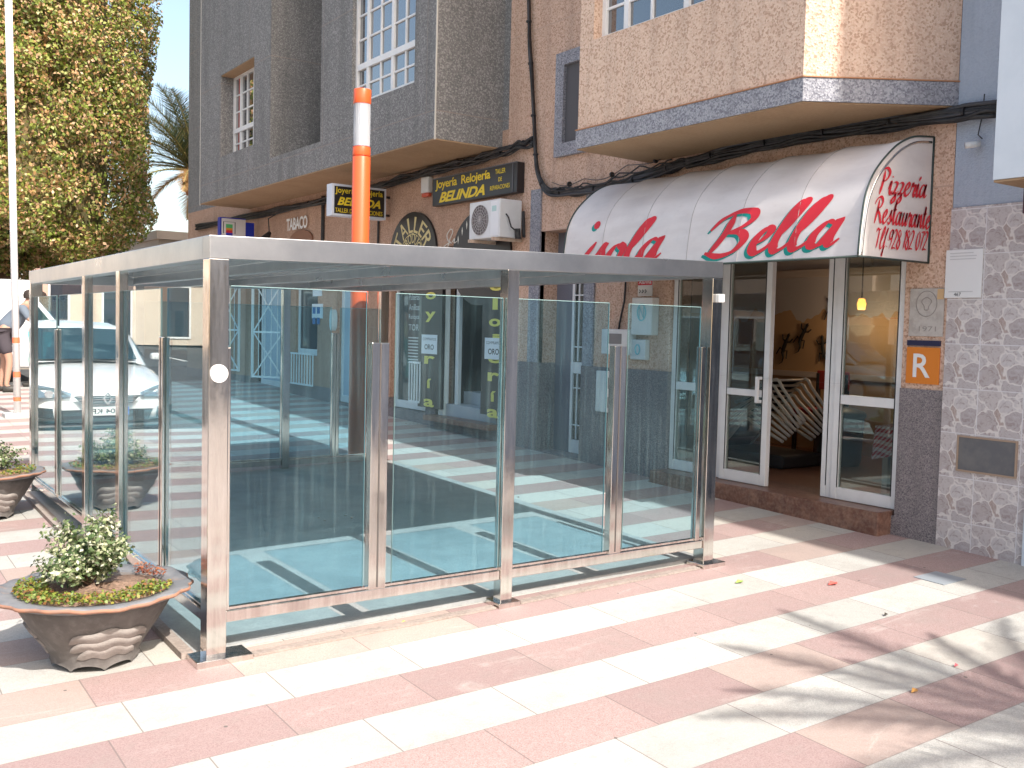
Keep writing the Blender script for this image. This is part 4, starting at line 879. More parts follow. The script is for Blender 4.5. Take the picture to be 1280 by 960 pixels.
# Belinda sign standing out from the wall, at right angles
Yp = 7.62
a = PYp(415, 229, Yp); c = PYp(483, 236, Yp); e = PYp(415, 269, Yp); x0, x1 = a.x, c.x; z1 = (a.z+c.z)/2; z0 = e.z
sg = thing('projecting_sign', ((x0+x1)/2, Yp, z0), 'white framed black jeweller sign projecting from the wall behind the orange lamp column', 'sign')
b = MB(); b.box((x0, Yp, z0), (x1, Yp+.16, z1)); b.build('case', mat('white sign case', (.62,.66,.74), .4), sg, bevel=.004)
b = MB(); b.box((x0+.035, Yp-.003, z0+.03), (x1-.03, Yp-.0005, z1-.03)); b.build('face', BLACK, sg)
def text_y(name, s, xa, xb, za, zb_, Y, m, parent, **k): b = MB(); put_text(b, s, (xa, Y, za), (1,0,0), V, xb-xa, zb_-za, **k); return b.build(name, m, parent, fix=False)
W2 = x1 - x0; H2 = z1 - z0
text_y('lettering', 'Joyería Relojería', x0+.06*W2, x1-.07*W2, z0+.66*H2, z0+.90*H2, Yp-.004, YELLOW, sg, bold=.015)
text_y('lettering', 'BELINDA', x0+.10*W2, x1-.11*W2, z0+.34*H2, z0+.60*H2, Yp-.004, YELLOW, sg, bold=.035, shear=.35)
text_y('lettering', 'TALLER DE REPARACIONES', x0+.06*W2, x1-.07*W2, z0+.11*H2, z0+.25*H2, Yp-.004, YELLOW, sg, bold=.01)
b = MB(); b.bar((x1, Yp+.08, z0+.07), (XF, Yp+.08, z0+.07), .03, .03); b.build('bracket', BLACK, sg); b = MB(); b.bar((x1, Yp+.08, z1-.1), (XF, Yp+.08, z1-.1), .03, .03); b.build('bracket', BLACK, sg)
# alarm siren box
b, a, c = wallbox(526, 222, 535, 240, .07); sr = thing('alarm_siren', (XF, (a.y+c.y)/2, c.z), 'small white alarm siren box with orange base beside the long sign', 'alarm box')
b.build('case', PLASTIC, sr, bevel=.012); q = MB(); q.box((XF-.012, a.y-.01, c.z-.05), (XF-.062, c.y+.01, c.z-.001)); q.build('beacon', mat('orange red beacon', (.55,.08,.03), .3), sr, bevel=.01)
# air conditioner outdoor unit
dA = .30; a = P(587, 256, XF-.33); c = P(624, 298, XF-.33); yl, yr = a.y, c.y; z1 = P(587, 254, XF-.33).z; z0 = P(587, 300, XF-.33).z
ac_ = thing('air_conditioner', (XF-.18, (yl+yr)/2, z0), 'white outdoor air conditioning unit with round fan grille hung under the long sign', 'air conditioner')
ACW = mat('off white enamel', (.70, .71, .72), .4, noise_col=[(5, (.58, .58, .57), .4, 5)])
b = MB(); b.box((XF-.04, yl, z0), (XF-.33, yr, z1)); b.build('casing', ACW, ac_, bevel=.01)
fy_ = yl - (yl-yr)*.37; fz_ = (z0+z1)/2; fr_r = (z1-z0)*.40
b = MB(); b.tube([(XF-.3305, fy_, fz_), (XF-.334, fy_, fz_)], fr_r, 36); gr_ = b.build('fan_grille', mat('grille shadow', (.12, .10, .10), .6), ac_)
b = MB()
for q in (.25, .45, .65, .85, 1.0):
    b.tube([(XF-.338, fy_ + fr_r*q*math.cos(t_), fz_ + fr_r*q*math.sin(t_)) for t_ in np.linspace(0, 2*math.pi, 33)], .0028, 4, False)
for t_ in np.linspace(0, 2*math.pi, 18, endpoint=False): b.tube([(XF-.338, fy_, fz_), (XF-.338, fy_+fr_r*math.cos(t_), fz_+fr_r*math.sin(t_))], .0026, 4, False)
b.build('grille_wires', mat('wire grey', (.42,.40,.40), .5), gr_)
b = MB(); b.box((XF-.331, yl-(yl-yr)*.72, z0+.02), (XF-.334, yr+.02, z1-.02)); b.build('service_panel', mat('panel white', (.74,.75,.77), .35), ac_)
b = MB(); b.box((XF-.3345, yl-(yl-yr)*.76, z1-.13), (XF-.336, yl-(yl-yr)*.90, z1-.07)); b.build('sticker', mat('pale green sticker', (.45,.62,.60), .5), ac_)
for yy in (yl-.08, yr+.06): b = MB(); b.box((XF-.001, yy-.02, z0-.035), (XF-.38, yy+.02, z0-.002)); b.build('wall_bracket', mat('rusty white bracket', (.60,.48,.38), .7, noise_col=[(12, (.38,.22,.14), .6, 5)]), ac_)
b = MB(); b.tube([(XF-.25, yr-.004, z1-.16), (XF-.25, yr-.05, z1-.20), (XF-.22, yr-.06, z1-.30), (XF-.16, yr-.07, z1-.34), (XF-.10, yr-.06, z1-.36)], .008, 8); b.tube([(XF-.13, yr-.05, z1-.31), (XF-.12, yr-.05, z1-.42)], .032, 10); b.tube([(XF-.06, yr-.05, z1-.12), (XF-.05, yr-.06, z1-.40)], .018, 8); b.build('hoses', CABLE, ac_)
# arched shop signs, only their tops rise above the roof beam
def disc_sign(px, pyt, rad_y, rad_z, label, X=XF):
    c = P(px, pyt, X-.03); t = thing('arched_sign', (X, c.y, c.z - 2*rad_z), label, 'sign'); b = MB()
    pts = [(c.y + rad_y*math.cos(a_), c.z - rad_z + rad_z*math.sin(a_)) for a_ in np.linspace(0, 2*math.pi, 48, endpoint=False)]
    b.prism(pts, (-.03, 0, 0), (X-.001, 0, 0), (0,1,0), (0,0,1)); b.build('board', BLACK, t); return t, c.y, c.z - rad_z
t, yc, zc = disc_sign(516, 265, .60, .52, 'round black workshop sign with gold arched lettering left of the air conditioner')
def arcwarp(r0, r1, a0, a1, ry=1, rz=1):
    def f(x, y):
        a_ = a0 + (a1-a0)*x; r_ = r0 + (r1-r0)*y; return -r_*math.cos(a_)*-1*ry, r_*math.sin(a_)*rz
    return f
b = MB(); put_text(b, 'TALLER', (XF-.033, yc, zc), (0,1,0), V, 1, 1, bold=.01, warp=arcwarp(.50, .88, R(12), R(168), .60, .52)); b.build('lettering', GOLD, t, fix=False)
b = MB(); put_text(b, 'PRODUC', (XF-.033, yc, zc), (0,1,0), V, 1, 1, bold=.01, warp=arcwarp(.20, .42, R(15), R(165), .60, .60)); b.build('lettering', GOLD, t, fix=False)
b = MB(); b.tube([(XF-.034, yc + .60*.46*math.cos(a_), zc + .52*.46*math.sin(a_)) for a_ in np.linspace(0, math.pi, 20)], .004, 4); b.build('ring', GOLD, t)
t, yc, zc = disc_sign(601, 262, .62, .55, 'brown edged black jeweller sign with white script, half hidden by the air conditioner')
b = MB()
for a_ in (150, 135, 122, 110, 98):
    for sgn in (1,):
        y_ = yc + .60*math.cos(R(a_))*-1*-1*-1*-1; y_ = yc - .55*math.cos(R(a_)); zz = zc + .47*math.sin(R(a_)); b.add([(XF-.033, y_, zz+.05), (XF-.033, y_+.014, zz), (XF-.033, y_, zz-.06), (XF-.033, y_-.014, zz)], [(0,1,2,3)])
b.build('sparkle', mat('pale sparkle', (.7,.68,.6), .5), t, fix=False)
q, tw_ = script('Bella', .035, .5); b = MB(); pj = P(556, 305, XF-.033)
for st_ in ([(.9,.0),(.5,.2),(.35,.62),(.75,1.0),(1.0,.8),(.7,.3),(.35,-.5),(.0,-.7),(-.2,-.4),(.2,-.1),(.8,.1)], [(1.0,.1),(1.25,.3),(1.2,.0),(1.5,.1)]):
    b.tube([(XF-.034, pj.y + .02 - p[0]*.20, pj.z + p[1]*.17) for p in crom(st_, 6)], .006, 5)
b.build('script', mat('off white script', (.68,.66,.6), .5), t)
# TABACO letters and the plaque under them
a = P(358, 290, XF-.03); c = P(384, 289, XF-.03); zt2 = P(358, 273, XF-.03).z
b = MB(); put_text(b, 'TABACO', (XF-.03, a.y, a.z+.01), U, V, a.y-c.y, zt2-a.z-.02, bold=.03, space=.95)
n0 = len(b.v); ft = list(b.f); b.v += [(x+.026, y, z) for x, y, z in b.v[:n0]]
solo(b, 'wall_lettering', mat('white letters', (.78,.77,.74), .5), 'white raised TABACO letters on the brown wall', 'lettering', fix=False)
b = MB(); cq = P(376, 300, XF-.02); b.prism([(.45*math.cos(a_), .16*math.sin(a_)) for a_ in np.linspace(0, 2*math.pi, 28, endpoint=False)], (-.03, 0, 0), (XF-.001, cq.y, cq.z), (0,1,0)); solo(b, 'oval_plaque', mat('brown plaque', (.24,.11,.06), .6), 'brown oval plaque below the white TABACO letters', 'sign', bevel=.006)
# blue and white lottery sign standing out from the wall
Yp = 12.44; a = PYp(276, 272, Yp); c = PYp(307, 275, Yp); e_ = PYp(318, 279, Yp); z0 = a.z - .55
sg = thing('projecting_sign', ((a.x+e_.x)/2, Yp, z0), 'white projecting sign with a rainbow drop emblem and blue end', 'sign')
b = MB(); b.box((a.x, Yp, z0), (c.x, Yp+.12, a.z)); b.build('case', mat('sign white', (.66,.63,.62), .4), sg); b = MB(); b.box((a.x-.012, Yp-.004, z0), (a.x+.012, Yp+.121, a.z+.012)); b.box((a.x+.0125, Yp-.004, a.z-.004), (c.x, Yp+.121, a.z+.012)); b.build('blue_edge', mat('blue edge', (.02,.03,.32), .4), sg)
b = MB(); b.box((c.x+.002, Yp+.01, z0), (e_.x, Yp+.11, a.z-.045)); b.build('blue_case', mat('royal blue', (.01,.03,.38), .4), sg)
cx = a.x + (c.x-a.x)*.34; W2 = c.x - a.x; zz = a.z
for i, (col, z_a, z_b) in enumerate((((.08,.40,.14), .10, .165), ((.60,.24,.03), .165, .20), ((.55,.02,.04), .20, .245), ((.03,.03,.35), .245, .35))):
    b = MB(); wdt = .058
    if i < 3: b.quad((cx-wdt, Yp-.003, zz-z_b), (cx+wdt, Yp-.003, zz-z_b), (cx+wdt, Yp-.003, zz-z_a), (cx-wdt, Yp-.003, zz-z_a))
    else: 
        pts = [(cx-wdt, Yp-.003, zz-z_a)] + [(cx + wdt*math.cos(t_), Yp-.003, zz-.30 + wdt*math.sin(t_)) for t_ in np.linspace(math.pi, 2*math.pi, 10)] + [(cx+wdt, Yp-.003, zz-z_a)]; b.add(pts, [tuple(range(len(pts)))])
    b.build('emblem', mat('emblem colour %d' % i, col, .5), sg, fix=False)
b = MB()
for p0, p1 in (((cx-.10, -.26), (cx-.10, -.06)), ((cx-.10, -.06), (cx+.10, -.06)), ((cx+.10, -.06), (cx+.10, -.26))): b.bar((p0[0], Yp-.004, zz+p0[1]), (p1[0], Yp-.004, zz+p1[1]), .012, .004)
b.build('emblem_frame', BLACK, sg)
text_y('lettering', 'LOTERÍAS', cx-.13, cx+.13, zz-.46, zz-.41, Yp-.003, BLACK, sg)
# wall lamp, conduits
lp = P(333, 296, XF-.2); t = thing('wall_lamp', (XF, lp.y, lp.z), 'small dark spot lamp on a bent arm beside the TABACO letters', 'lamp')
b = MB(); b.tube([(XF-.22, lp.y, lp.z-.04), (XF-.14, lp.y, lp.z+.08)], [.075, .03], 14); b.build('shade', CABLE, t); b = MB(); b.tube([(XF-.15, lp.y, lp.z+.06), (XF-.17, lp.y-.0, lp.z+.30), (XF-.001, lp.y-.1, lp.z+.42)], .010, 6); b.build('arm', CABLE, t)
def conduit(x, ya_, yb_, lab, r_=.016):
    a = P(x, ya_, XF-.02); c = P(x, yb_, XF-.02); b = MB(); b.tube([(XF-.02, a.y, a.z), (XF-.02, a.y, c.z)], r_, 8); solo(b, 'conduit', CABLE, lab, 'pipe')
conduit(404, 245, 320, 'dark vertical conduit left of the projecting jeweller sign', .03); conduit(473, 275, 330, 'thin dark conduit behind the orange lamp column')
# cable bundles
def bundle(path, n, r_, spread, name_lab, droop=.02, X=XF-.05):
    pts = [P(x, y, X_) if len(q_) == 0 else P(x, y, q_[0]) for (x, y, *q_), X_ in [(p, X) for p in path]]
    t = thing('cable_bundle', tuple(pts[0]), name_lab, 'cables'); 
    base = [Vector(p) for p in crom([tuple(p) for p in pts], 8)]
    allb = MB()
    for i in range(n):
        ph = rng.uniform(0, 6.28); a_ = rng.uniform(0, 6.28); e_ = spread * rng.uniform(.1, 1); fr_q = rng.uniform(.6, 1.6); q = []
        for j, p in enumerate(base):
            aa_ = a_ + .5 * math.sin(j*.35*fr_q + ph); q.append(p + Vector((math.cos(aa_)*e_*.45, math.cos(aa_)*e_*.25 , math.sin(aa_)*e_ - abs(math.sin(j*.28*fr_q+ph))*droop)))
        b = MB(); b.tube(q, r_ * rng.uniform(.6, 1.3), 6); o = b.build('cable', CABLE if i % 4 else CABG, t, smooth=True)
    for j in range(6, len(base)-3, 11):
        p = base[j]; d = (base[j+1]-base[j]).normalized(); b = MB(); b.tube([p - d*.008, p + d*.008], spread*.55, 10); b.build('tie', CABLE, t)
    return t
CABG = mat('grey black cable', (.045,.045,.05), .5)
bundle([(658,-140),(659,-60),(661,20),(662,60),(665,100),(667,150),(669,185),(672,215),(682,236),(700,240),(730,238),(765,232),(800,222),(830,212),(858,203)], 15, .014, .055, 'thick bundle of black cables dropping down the wall and turning right', .012)
bundle([(858,203),(900,192),(950,180),(1000,170),(1060,161),(1120,152),(1190,142),(1246,134)], 14, .013, .055, 'bundle of black cables running above the awning to the neighbouring house', .01, XF-.07)
bundle([(666,175),(650,180),(628,188),(600,196),(560,207),(520,217),(480,229),(430,243),(360,259),(300,272),(245,283)], 11, .012, .055, 'bundle of black cables running left under the grey bays', .03, XF-.06)
bundle([(690,232),(720,229),(760,220),(800,205),(840,196)], 3, .006, .05, 'loose black cables sagging left of the awning', .05, XF-.06)
# neighbour's light fitting hanging on a wire
c = P(1222, 180, XF-.04); t = thing('wall_camera', tuple(c), 'small white camera hanging by its wire from the blue wall', 'camera')
b = MB(); b.tube([(c.x, c.y-.02, c.z), (c.x-.06, c.y+.05, c.z-.01)], .022, 14); b.build('housing', PLASTIC, t, smooth=True); b = MB(); b.tube([(c.x, c.y-.03, c.z+.03), (c.x, c.y, c.z+.06), (c.x+.01, c.y-.02, c.z+.2), (c.x, c.y-.03, c.z+.32)], .004, 6); b.build('wire', CABLE, t)
# plates on the pillar
b, a, c = wallbox(1138, 361, 1178, 421, .012); t = thing('plaque', (XF, (a.y+c.y)/2, c.z), 'worn grey stone plaque with a faint round emblem above the orange plate', 'plaque')
STN = mat('worn stone', (.50,.46,.42), .8, noise_col=[(14, (.36,.31,.28), .6, 6)], bump=(40,.3)); b.build('slab', STN, t, bevel=.003)
yc, zc = (a.y+c.y)/2, a.z*.62+c.z*.38+.02; ST2 = mat('engraving', (.30,.27,.25), .8); b = MB(); b.tube([(XF-.013, yc+.078*math.cos(q), zc+.088*math.sin(q)) for q in np.linspace(0, 6.283, 33)], .003, 4, False); b.build('emblem', ST2, t)
b = MB(); b.tube([(XF-.013, yc+.03*math.cos(q)*(1+.4*math.sin(3*q)), zc+.045*math.sin(q)) for q in np.linspace(0, 6.283, 25)], .003, 4, False); b.build('emblem', ST2, t)
text_on_wall('lettering', '1971', yc+.05, yc-.08, c.z+.035, c.z+.07, XF-.0135, ST2, t)
b = MB(); b.box((XF-.013, c.y+.002, zc+.03), (XF-.016, c.y+.05, a.z-.005)); b.build('tape', mat('old tape', (.58,.38,.20), .6), t)
b, a, c = wallbox(1134, 425, 1175, 433, .012); t = thing('restaurant_plate', (XF, (a.y+c.y)/2, 1.22), 'orange plate with a white letter R on the granite pillar', 'sign')
yl, yr = a.y, c.y; b.build('top_band', mat('dark blue band', (.02,.02,.06), .4), t); a = P(1134, 433.5, XF-.012); zR = a.z - .255
b = MB(); b.box((XF-.001, yl, zR), (XF-.012, yr, a.z)); b.build('plate', mat('orange plate', (.66,.20,.02), .4), t, bevel=.002)
text_on_wall('lettering', 'R', yl-.055, yr+.065, zR+.045, a.z-.045, XF-.0135, WHITE, t, bold=.012)
b, a, c = wallbox(1183, 313, 1226, 372, .012, XF-.016); t = thing('notice_board', (XF, (a.y+c.y)/2, c.z), 'blank white notice plate with small print on the stone pattern tiles', 'sign'); b.build('plate', mat('white plate', (.74,.74,.74), .4), t, bevel=.002)
GRT = mat('faint grey print', (.56,.56,.57), .6)
def lines(y0, y1, z, n, par, m):
    b = MB(); 
    for i in range(n): b.box((XF-.029, y0, z-i*.02), (XF-.0295, y1+rng.uniform(0,.05), z-i*.02-.007))
    b.build('print', m, par)
lines(a.y-.03, c.y+.03, a.z-.02, 3, t, GRT); lines(a.y-.03, c.y+.04, c.z+.045, 1, t, GRT); text_on_wall('lettering', '467', a.y-.07, a.y-.12, c.z+.012, c.z+.035, XF-.0295, BLACK, t)
b, a, c = wallbox(1199, 546, 1268, 596, .006, XF-.016); t = thing('meter_hatch', (XF, (a.y+c.y)/2, c.z), 'dark grey metal hatch set in the stone pattern tiles near the ground', 'hatch')
b.build('door', mat('worn dark metal', (.14,.14,.15), .5, metal=.3, noise_col=[(8, (.20,.195,.19), .6, 6)], bump=(20,.2)), t)
b = MB(); y0, y1, z0, z1 = c.y, a.y, c.z, a.z
for p, q in (((y0-.012, z0-.012), (y1+.012, z0)), ((y0-.012, z1), (y1+.012, z1+.012)), ((y0-.012, z0), (y0, z1)), ((y1, z0), (y1+.012, z1))): b.box((XF-.0165, p[0], p[1]), (XF-.028, q[0], q[1]))
b.build('frame', mat('rusty beige frame', (.36,.26,.19), .7), t)
# meters and boxes left of the restaurant
def metbox(nm, px0, py0, px1, py1, d, lab, m=PLASTIC, cat='meter box', win=None):
    b, a, c = wallbox(px0, py0, px1, py1, d, XF if py0 < 440 else XF-.012); t = thing(nm, (XF, (a.y+c.y)/2, c.z), lab, cat); b.build('case', m, t, bevel=.008)
    X = (XF if py0 < 440 else XF-.012) - d
    for w_ in (win or []):
        ya = a.y + (c.y-a.y)*w_[0]; yb = a.y + (c.y-a.y)*w_[2]; za = a.z + (c.z-a.z)*w_[1]; zb_ = a.z + (c.z-a.z)*w_[3]; q = MB(); q.box((X-.003, ya, za), (X-.0005, yb, zb_)); q.build('window', mat('grey window', (.20,.20,.20), .3) if 'grey window' not in bpy.data.materials else bpy.data.materials['grey window'], t)
    return t, X, a, c
metbox('meter_box', 752, 411, 785, 444, .10, 'small white meter cabinet with square window on the pink panel', win=[(.25,.18,.75,.58)])
metbox('meter_box', 745, 463, 775, 518, .06, 'tall pale meter cabinet with two windows on the grey dado', win=[(.5,.15,.85,.42),(.5,.62,.85,.88)])
t, X, a, c = metbox('junction_box', 790, 372, 814, 419, .09, 'white junction box with round blue emblem left of the restaurant window')
CY = mat('cyan print', (.22,.55,.62), .5); yc, zc = (a.y+c.y)/2, a.z*.6+c.z*.4; b = MB(); b.tube([(X-.002, yc+.055*math.cos(q), zc+.075*math.sin(q)) for q in np.linspace(0,6.283,30)], .007, 4, False); b.tube([(X-.002, yc+.03, zc-.05), (X-.002, yc+.03, zc+.05), (X-.002, yc-.03, zc-.05), (X-.002, yc-.03, zc+.05)], .006, 4); b.build('emblem', CY, t)
t, X, a, c = metbox('intercom_box', 788, 424, 806, 450, .06, 'small white box with blue drop emblem under the junction box'); yc, zc = (a.y+c.y)/2, (a.z+c.z)/2; b = MB(); b.tube([(X-.002, yc+.03*math.cos(q), zc+.045*math.sin(q)) for q in np.linspace(0,6.283,20)], .007, 4, False); b.build('emblem', CY, t)
b, a, c = wallbox(798, 343, 815, 370, .008); t = thing('alarm_plate', (XF, (a.y+c.y)/2, c.z), 'white alarm plate with a red band above the junction box', 'sign'); b.build('plate', mat('plate white', (.7,.69,.66), .4), t)
zb_ = a.z - (a.z-c.z)*.22; b = MB(); b.box((XF-.0085, a.y, zb_), (XF-.0095, c.y, zb_-(a.z-c.z)*.28)); b.build('red_band', RED, t); text_on_wall('lettering', 'Alarma', a.y-.01, c.y+.01, zb_-(a.z-c.z)*.22, zb_-(a.z-c.z)*.07, XF-.01, WHITE, t, bold=.02)
for i in range(3):
    b = MB(); yy = a.y - .025 - i*.04; b.tube([(XF-.0095, yy, c.z+.06), (XF-.0095, yy-.012, c.z+.045), (XF-.0095, yy+.006, c.z+.03)], .004, 4); b.build('pictogram', BLACK, t)
b = MB(); a = P(783, 340, XF-.02); c = P(776, 412, XF-.02); b.tube([(XF-.02, a.y, a.z+.2), (XF-.02, a.y, a.z), (XF-.025, a.y+.01, a.z*.5+c.z*.5), (XF-.02, c.y+.02, c.z+.06), (XF-.02, c.y+.03, c.z)], .010, 8); solo(b, 'hanging_cable', CABLE, 'black cable hanging beside the alarm plate', 'cable', smooth=True)
# grilled street door in its recess
t = thing('grilled_door', (XF+.3, 3.85, .25), 'narrow white door with dark glass behind upright white bars in the granite recess', 'door')
XD = XF + .22; y0, y1 = 3.53, 3.98
b = MB(); b.box((XD+.01, y1, .2), (XD+.05, 4.26, 2.55)); b.build('jamb', mat('grey door jamb', (.17,.17,.2), .7), t)
b = MB(); z_=[.24, .36, 1.06, 1.20, 2.20, 2.27, 2.5]
b.box((XD, y0, .22), (XD+.05, y0+.04, 2.54)); b.box((XD, y1-.04, .22), (XD+.05, y1, 2.54)); b.box((XD+.001, y0+.04, .22), (XD+.049, y1-.04, .36)); b.box((XD+.001, y0+.04, 1.06), (XD+.049, y1-.04, 1.18)); b.box((XD+.001, y0+.04, 2.05), (XD+.049, y1-.04, 2.13)); b.box((XD+.001, y0+.21, 2.13), (XD+.049, y0+.25, 2.54)); b.build('frame', WHITE, t, bevel=.003)
b = MB(); b.box((XD+.02, y0+.04, .36), (XD+.028, y1-.04, 2.5)); b.build('glass', mat('dark door glass', (.02,.025,.03), .06), t)
for z0, z1 in ((.40, 1.03), (1.22, 2.0)):
    g = MB()
    for i in range(5): yy = y0 + .06 + i*.083; g.bar((XD-.015, yy, z0-.03*(i%2)), (XD-.015, yy, z1+.03*(i%2)), .014, .014)
    g.bar((XD-.013, y0+.04, z0+.12), (XD-.013, y1-.04, z0+.12), .01, .012); g.bar((XD-.013, y0+.04, z1-.12), (XD-.013, y1-.04, z1-.12), .01, .012); g.build('bars', WHITEW, t)
# jeweller's entrance with stair
t = thing('shop_entrance', (XF+.2, 5.7, .42), 'jeweller entrance with pale stair, blue grey door and white side frame', 'entrance')
b = MB(); b.box((XF+.02, 6.24, .42), (XF+.10, 6.36, 2.5)); b.box((XF+.11, 6.05, .42), (XF+.16, 6.12, 2.5)); b.build('frame', WHITE, t, bevel=.004)
STEP = mat('pale stair stone', (.44,.44,.46), .7)
for i in range(4): b = MB(); b.box((XF+.05+i*.26, 5.03, .42+i*.15), (XF+2.2, 6.23, .569+i*.15)); b.build('stair_step', STEP, t, bevel=.006)
b = MB(); b.box((XF+1.3, 5.03, 1.02), (XF+1.34, 6.23, 2.5)); dq = b.build('door', mat('pale blue grey door', (.38,.45,.50), .5), t); b = MB(); b.bar((XF+1.27, 5.65, 1.60), (XF+1.27, 5.25, 1.78), .05, .05); b.build('handle', mat('grey brown handle', (.16,.13,.12), .5), dq)
b = MB(); b.box((XF-.16, 4.98, .36), (XF+.05, 6.42, .425)); b.build('threshold', MARB, t, bevel=.006)
def vert_sign(px0, px1, pyt, pyb, word, lab, poster):
    a = P(px0, pyt, XF-.05); c = P(px1, pyb, XF-.05); t = thing('vertical_sign', (XF, (a.y+c.y)/2, c.z), lab, 'sign'); zt_ = P(px0, 333, XF-.05).z
    b = MB(); b.box((XF-.001, a.y, c.z), (XF-.05, c.y, zt_)); b.build('board', BLACK, t)
    for ch, pyc, h_ in word:
        z = P(px0, pyc, XF-.05).z; w_ = (a.y-c.y)*(.46 if ch not in 'líi' else .2); yc = (a.y+c.y)/2
        text_on_wall('letter', ch, yc+w_/2, yc-w_/2, z-h_/2, z+h_/2, XF-.0515, YELLOW2, t, bold=.03)
    pa = P(poster[0], poster[2], XF-.056); pc_ = P(poster[1], poster[3], XF-.056)
    o = thing('poster', (XF-.056, (pa.y+pc_.y)/2, pc_.z), 'white gold buying poster taped on the ' + ('left' if px0 < 560 else 'right') + ' black vertical sign', 'poster', )
    b = MB(); b.box((XF-.0525, pa.y, pc_.z), (XF-.055, pc_.y, pa.z)); b.build('sheet', mat('poster white', (.72,.74,.76), .6) if 'poster white' not in bpy.data.materials else bpy.data.materials['poster white'], o)
    hh = pa.z - pc_.z; ww = pa.y - pc_.y
    text_on_wall('print', 'COMPRAMOS', pa.y-.08*ww, pc_.y+.08*ww, pa.z-.30*hh, pa.z-.16*hh, XF-.0555, BLACK, o); text_on_wall('print', 'ORO', pa.y-.2*ww, pc_.y+.2*ww, pc_.z+.22*hh, pc_.z+.5*hh, XF-.0555, BLACK, o, bold=.02)
YELLOW2 = mat('pale yellow letters', (.66,.60,.12), .5)
vert_sign(525, 550, 350, 512, [('o', 370, .09), ('y', 396, .13), ('r', 449, .10), ('í', 478, .12), ('a', 502, .10)], 'black vertical sign with yellow jewellery lettering left of the entrance', (527, 546, 418, 443))
vert_sign(604, 632, 350, 522, [('e', 359, .09), ('l', 380, .13), ('o', 403, .09), ('j', 424, .13), ('e', 448, .09), ('r', 470, .10), ('í', 494, .12), ('a', 515, .10)], 'black vertical sign with yellow watchmaker lettering right of the entrance', (606, 628, 422, 450))
a = P(511, 355, XF-.03); c = P(524, 448, XF-.03); t = thing('price_board', (XF, (a.y+c.y)/2, c.z), 'dark panel listing jewellery with white text beside the left vertical sign', 'sign')
b = MB(); b.box((XF-.001, a.y, c.z), (XF-.03, c.y, 2.5)); b.build('board', mat('brown black board', (.05,.03,.03), .5), t)
for i, s_ in enumerate(('Collares', 'Pulseras', 'Anillos', 'Relojes', 'TOR')): text_on_wall('print', s_, a.y-.02, c.y+.02, 1.98-i*.13, 2.06-i*.13, XF-.0315, mat('print white', (.6,.6,.58), .6) if 'print white' not in bpy.data.materials else bpy.data.materials['print white'], t)
for i in range(9): b = MB(); b.box((XF-.0312, a.y-.02, 1.36-i*.04), (XF-.032, c.y+.03, 1.375-i*.04)); b.build('print', bpy.data.materials['print white'], t)
# glazed shop windows, doors, gates and railings further along
def shop_door(y0, y1, z0, z1, m, lab, cat='door', X=XF+.1, mid=None, glm=None):
    t = thing('shop_door', (X, (y0+y1)/2, z0), lab, cat); b = MB(); tt = .06
    b.box((X-.02, y0, z0), (X+.03, y0+tt, z1)); b.box((X-.02, y1-tt, z0), (X+.03, y1, z1)); b.box((X-.019, y0+tt, z0), (X+.029, y1-tt, z0+.1)); b.box((X-.019, y0+tt, z1-tt), (X+.029, y1-tt, z1))
    if mid: b.box((X-.019, y0+tt, mid-.03), (X+.029, y1-tt, mid+.03))
    b.build('frame', WHITE, t, bevel=.004); b = MB(); b.box((X, y0+tt, z0+.1), (X+.008, y1-tt, z1-tt)); b.build('panel', m, t); return t
DGL = mat('dark shop glass', (.03,.04,.05), .04); PBL = mat('pale blue door panel', (.42,.52,.60), .5)
shop_door(H_case[0], H_case[1], H_case[2]+.01, H_case[3], DGL, 'dark glazed shop window with white frame left of the jewellery list board', 'shop window')
shop_door(H_door2[0], H_door2[1], H_door2[2]+.01, H_door2[3], PBL, 'pale door with white frame beside the orange lamp column')
shop_door(H_win[0], H_win[1], H_win[2], H_win[3], DGL, 'small dark window with pale frame above the white railing', 'window', XF+.06)
shop_door(11.4, 12.9, .41, 2.44, PBL, 'pale blue inner door between the two white lattice gates', X=XF+.24)
shop_door(H_far[0], H_far[1], .46, H_far[3], DGL, 'dark glazed shopfront at the far end of the building', 'shop window')
def railing(px0, px1, z0, z1, lab, n=9, X=XF-.06):
    ya = P(px0, 460, X).y; yb = P(px1, 460, X).y; b = MB(); t = thing('railing', (X, (ya+yb)/2, z0), lab, 'railing')
    for z in (z0, z1): b.bar((X, ya, z), (X, yb, z), .025, .025)
    b.build('rails', WHITEW, t); b = MB()
    for i in range(n): yy = ya + (yb-ya)*i/(n-1); b.bar((X, yy, z0+.0126), (X, yy, z1-.0126), .016, .016)
    b.build('bars', WHITEW, t)
zz1, zz0 = P(375, 442, XF-.06).z, P(375, 480, XF-.06).z
railing(361, 391, zz0, zz1, 'low white railing on the wall under the small dark window', 10)
zz1, zz0 = P(518, 453, XF-.06).z, P(518, 502, XF-.06).z
railing(512, 525, zz0, zz1, 'short white railing panel under the jewellery list board', 5)
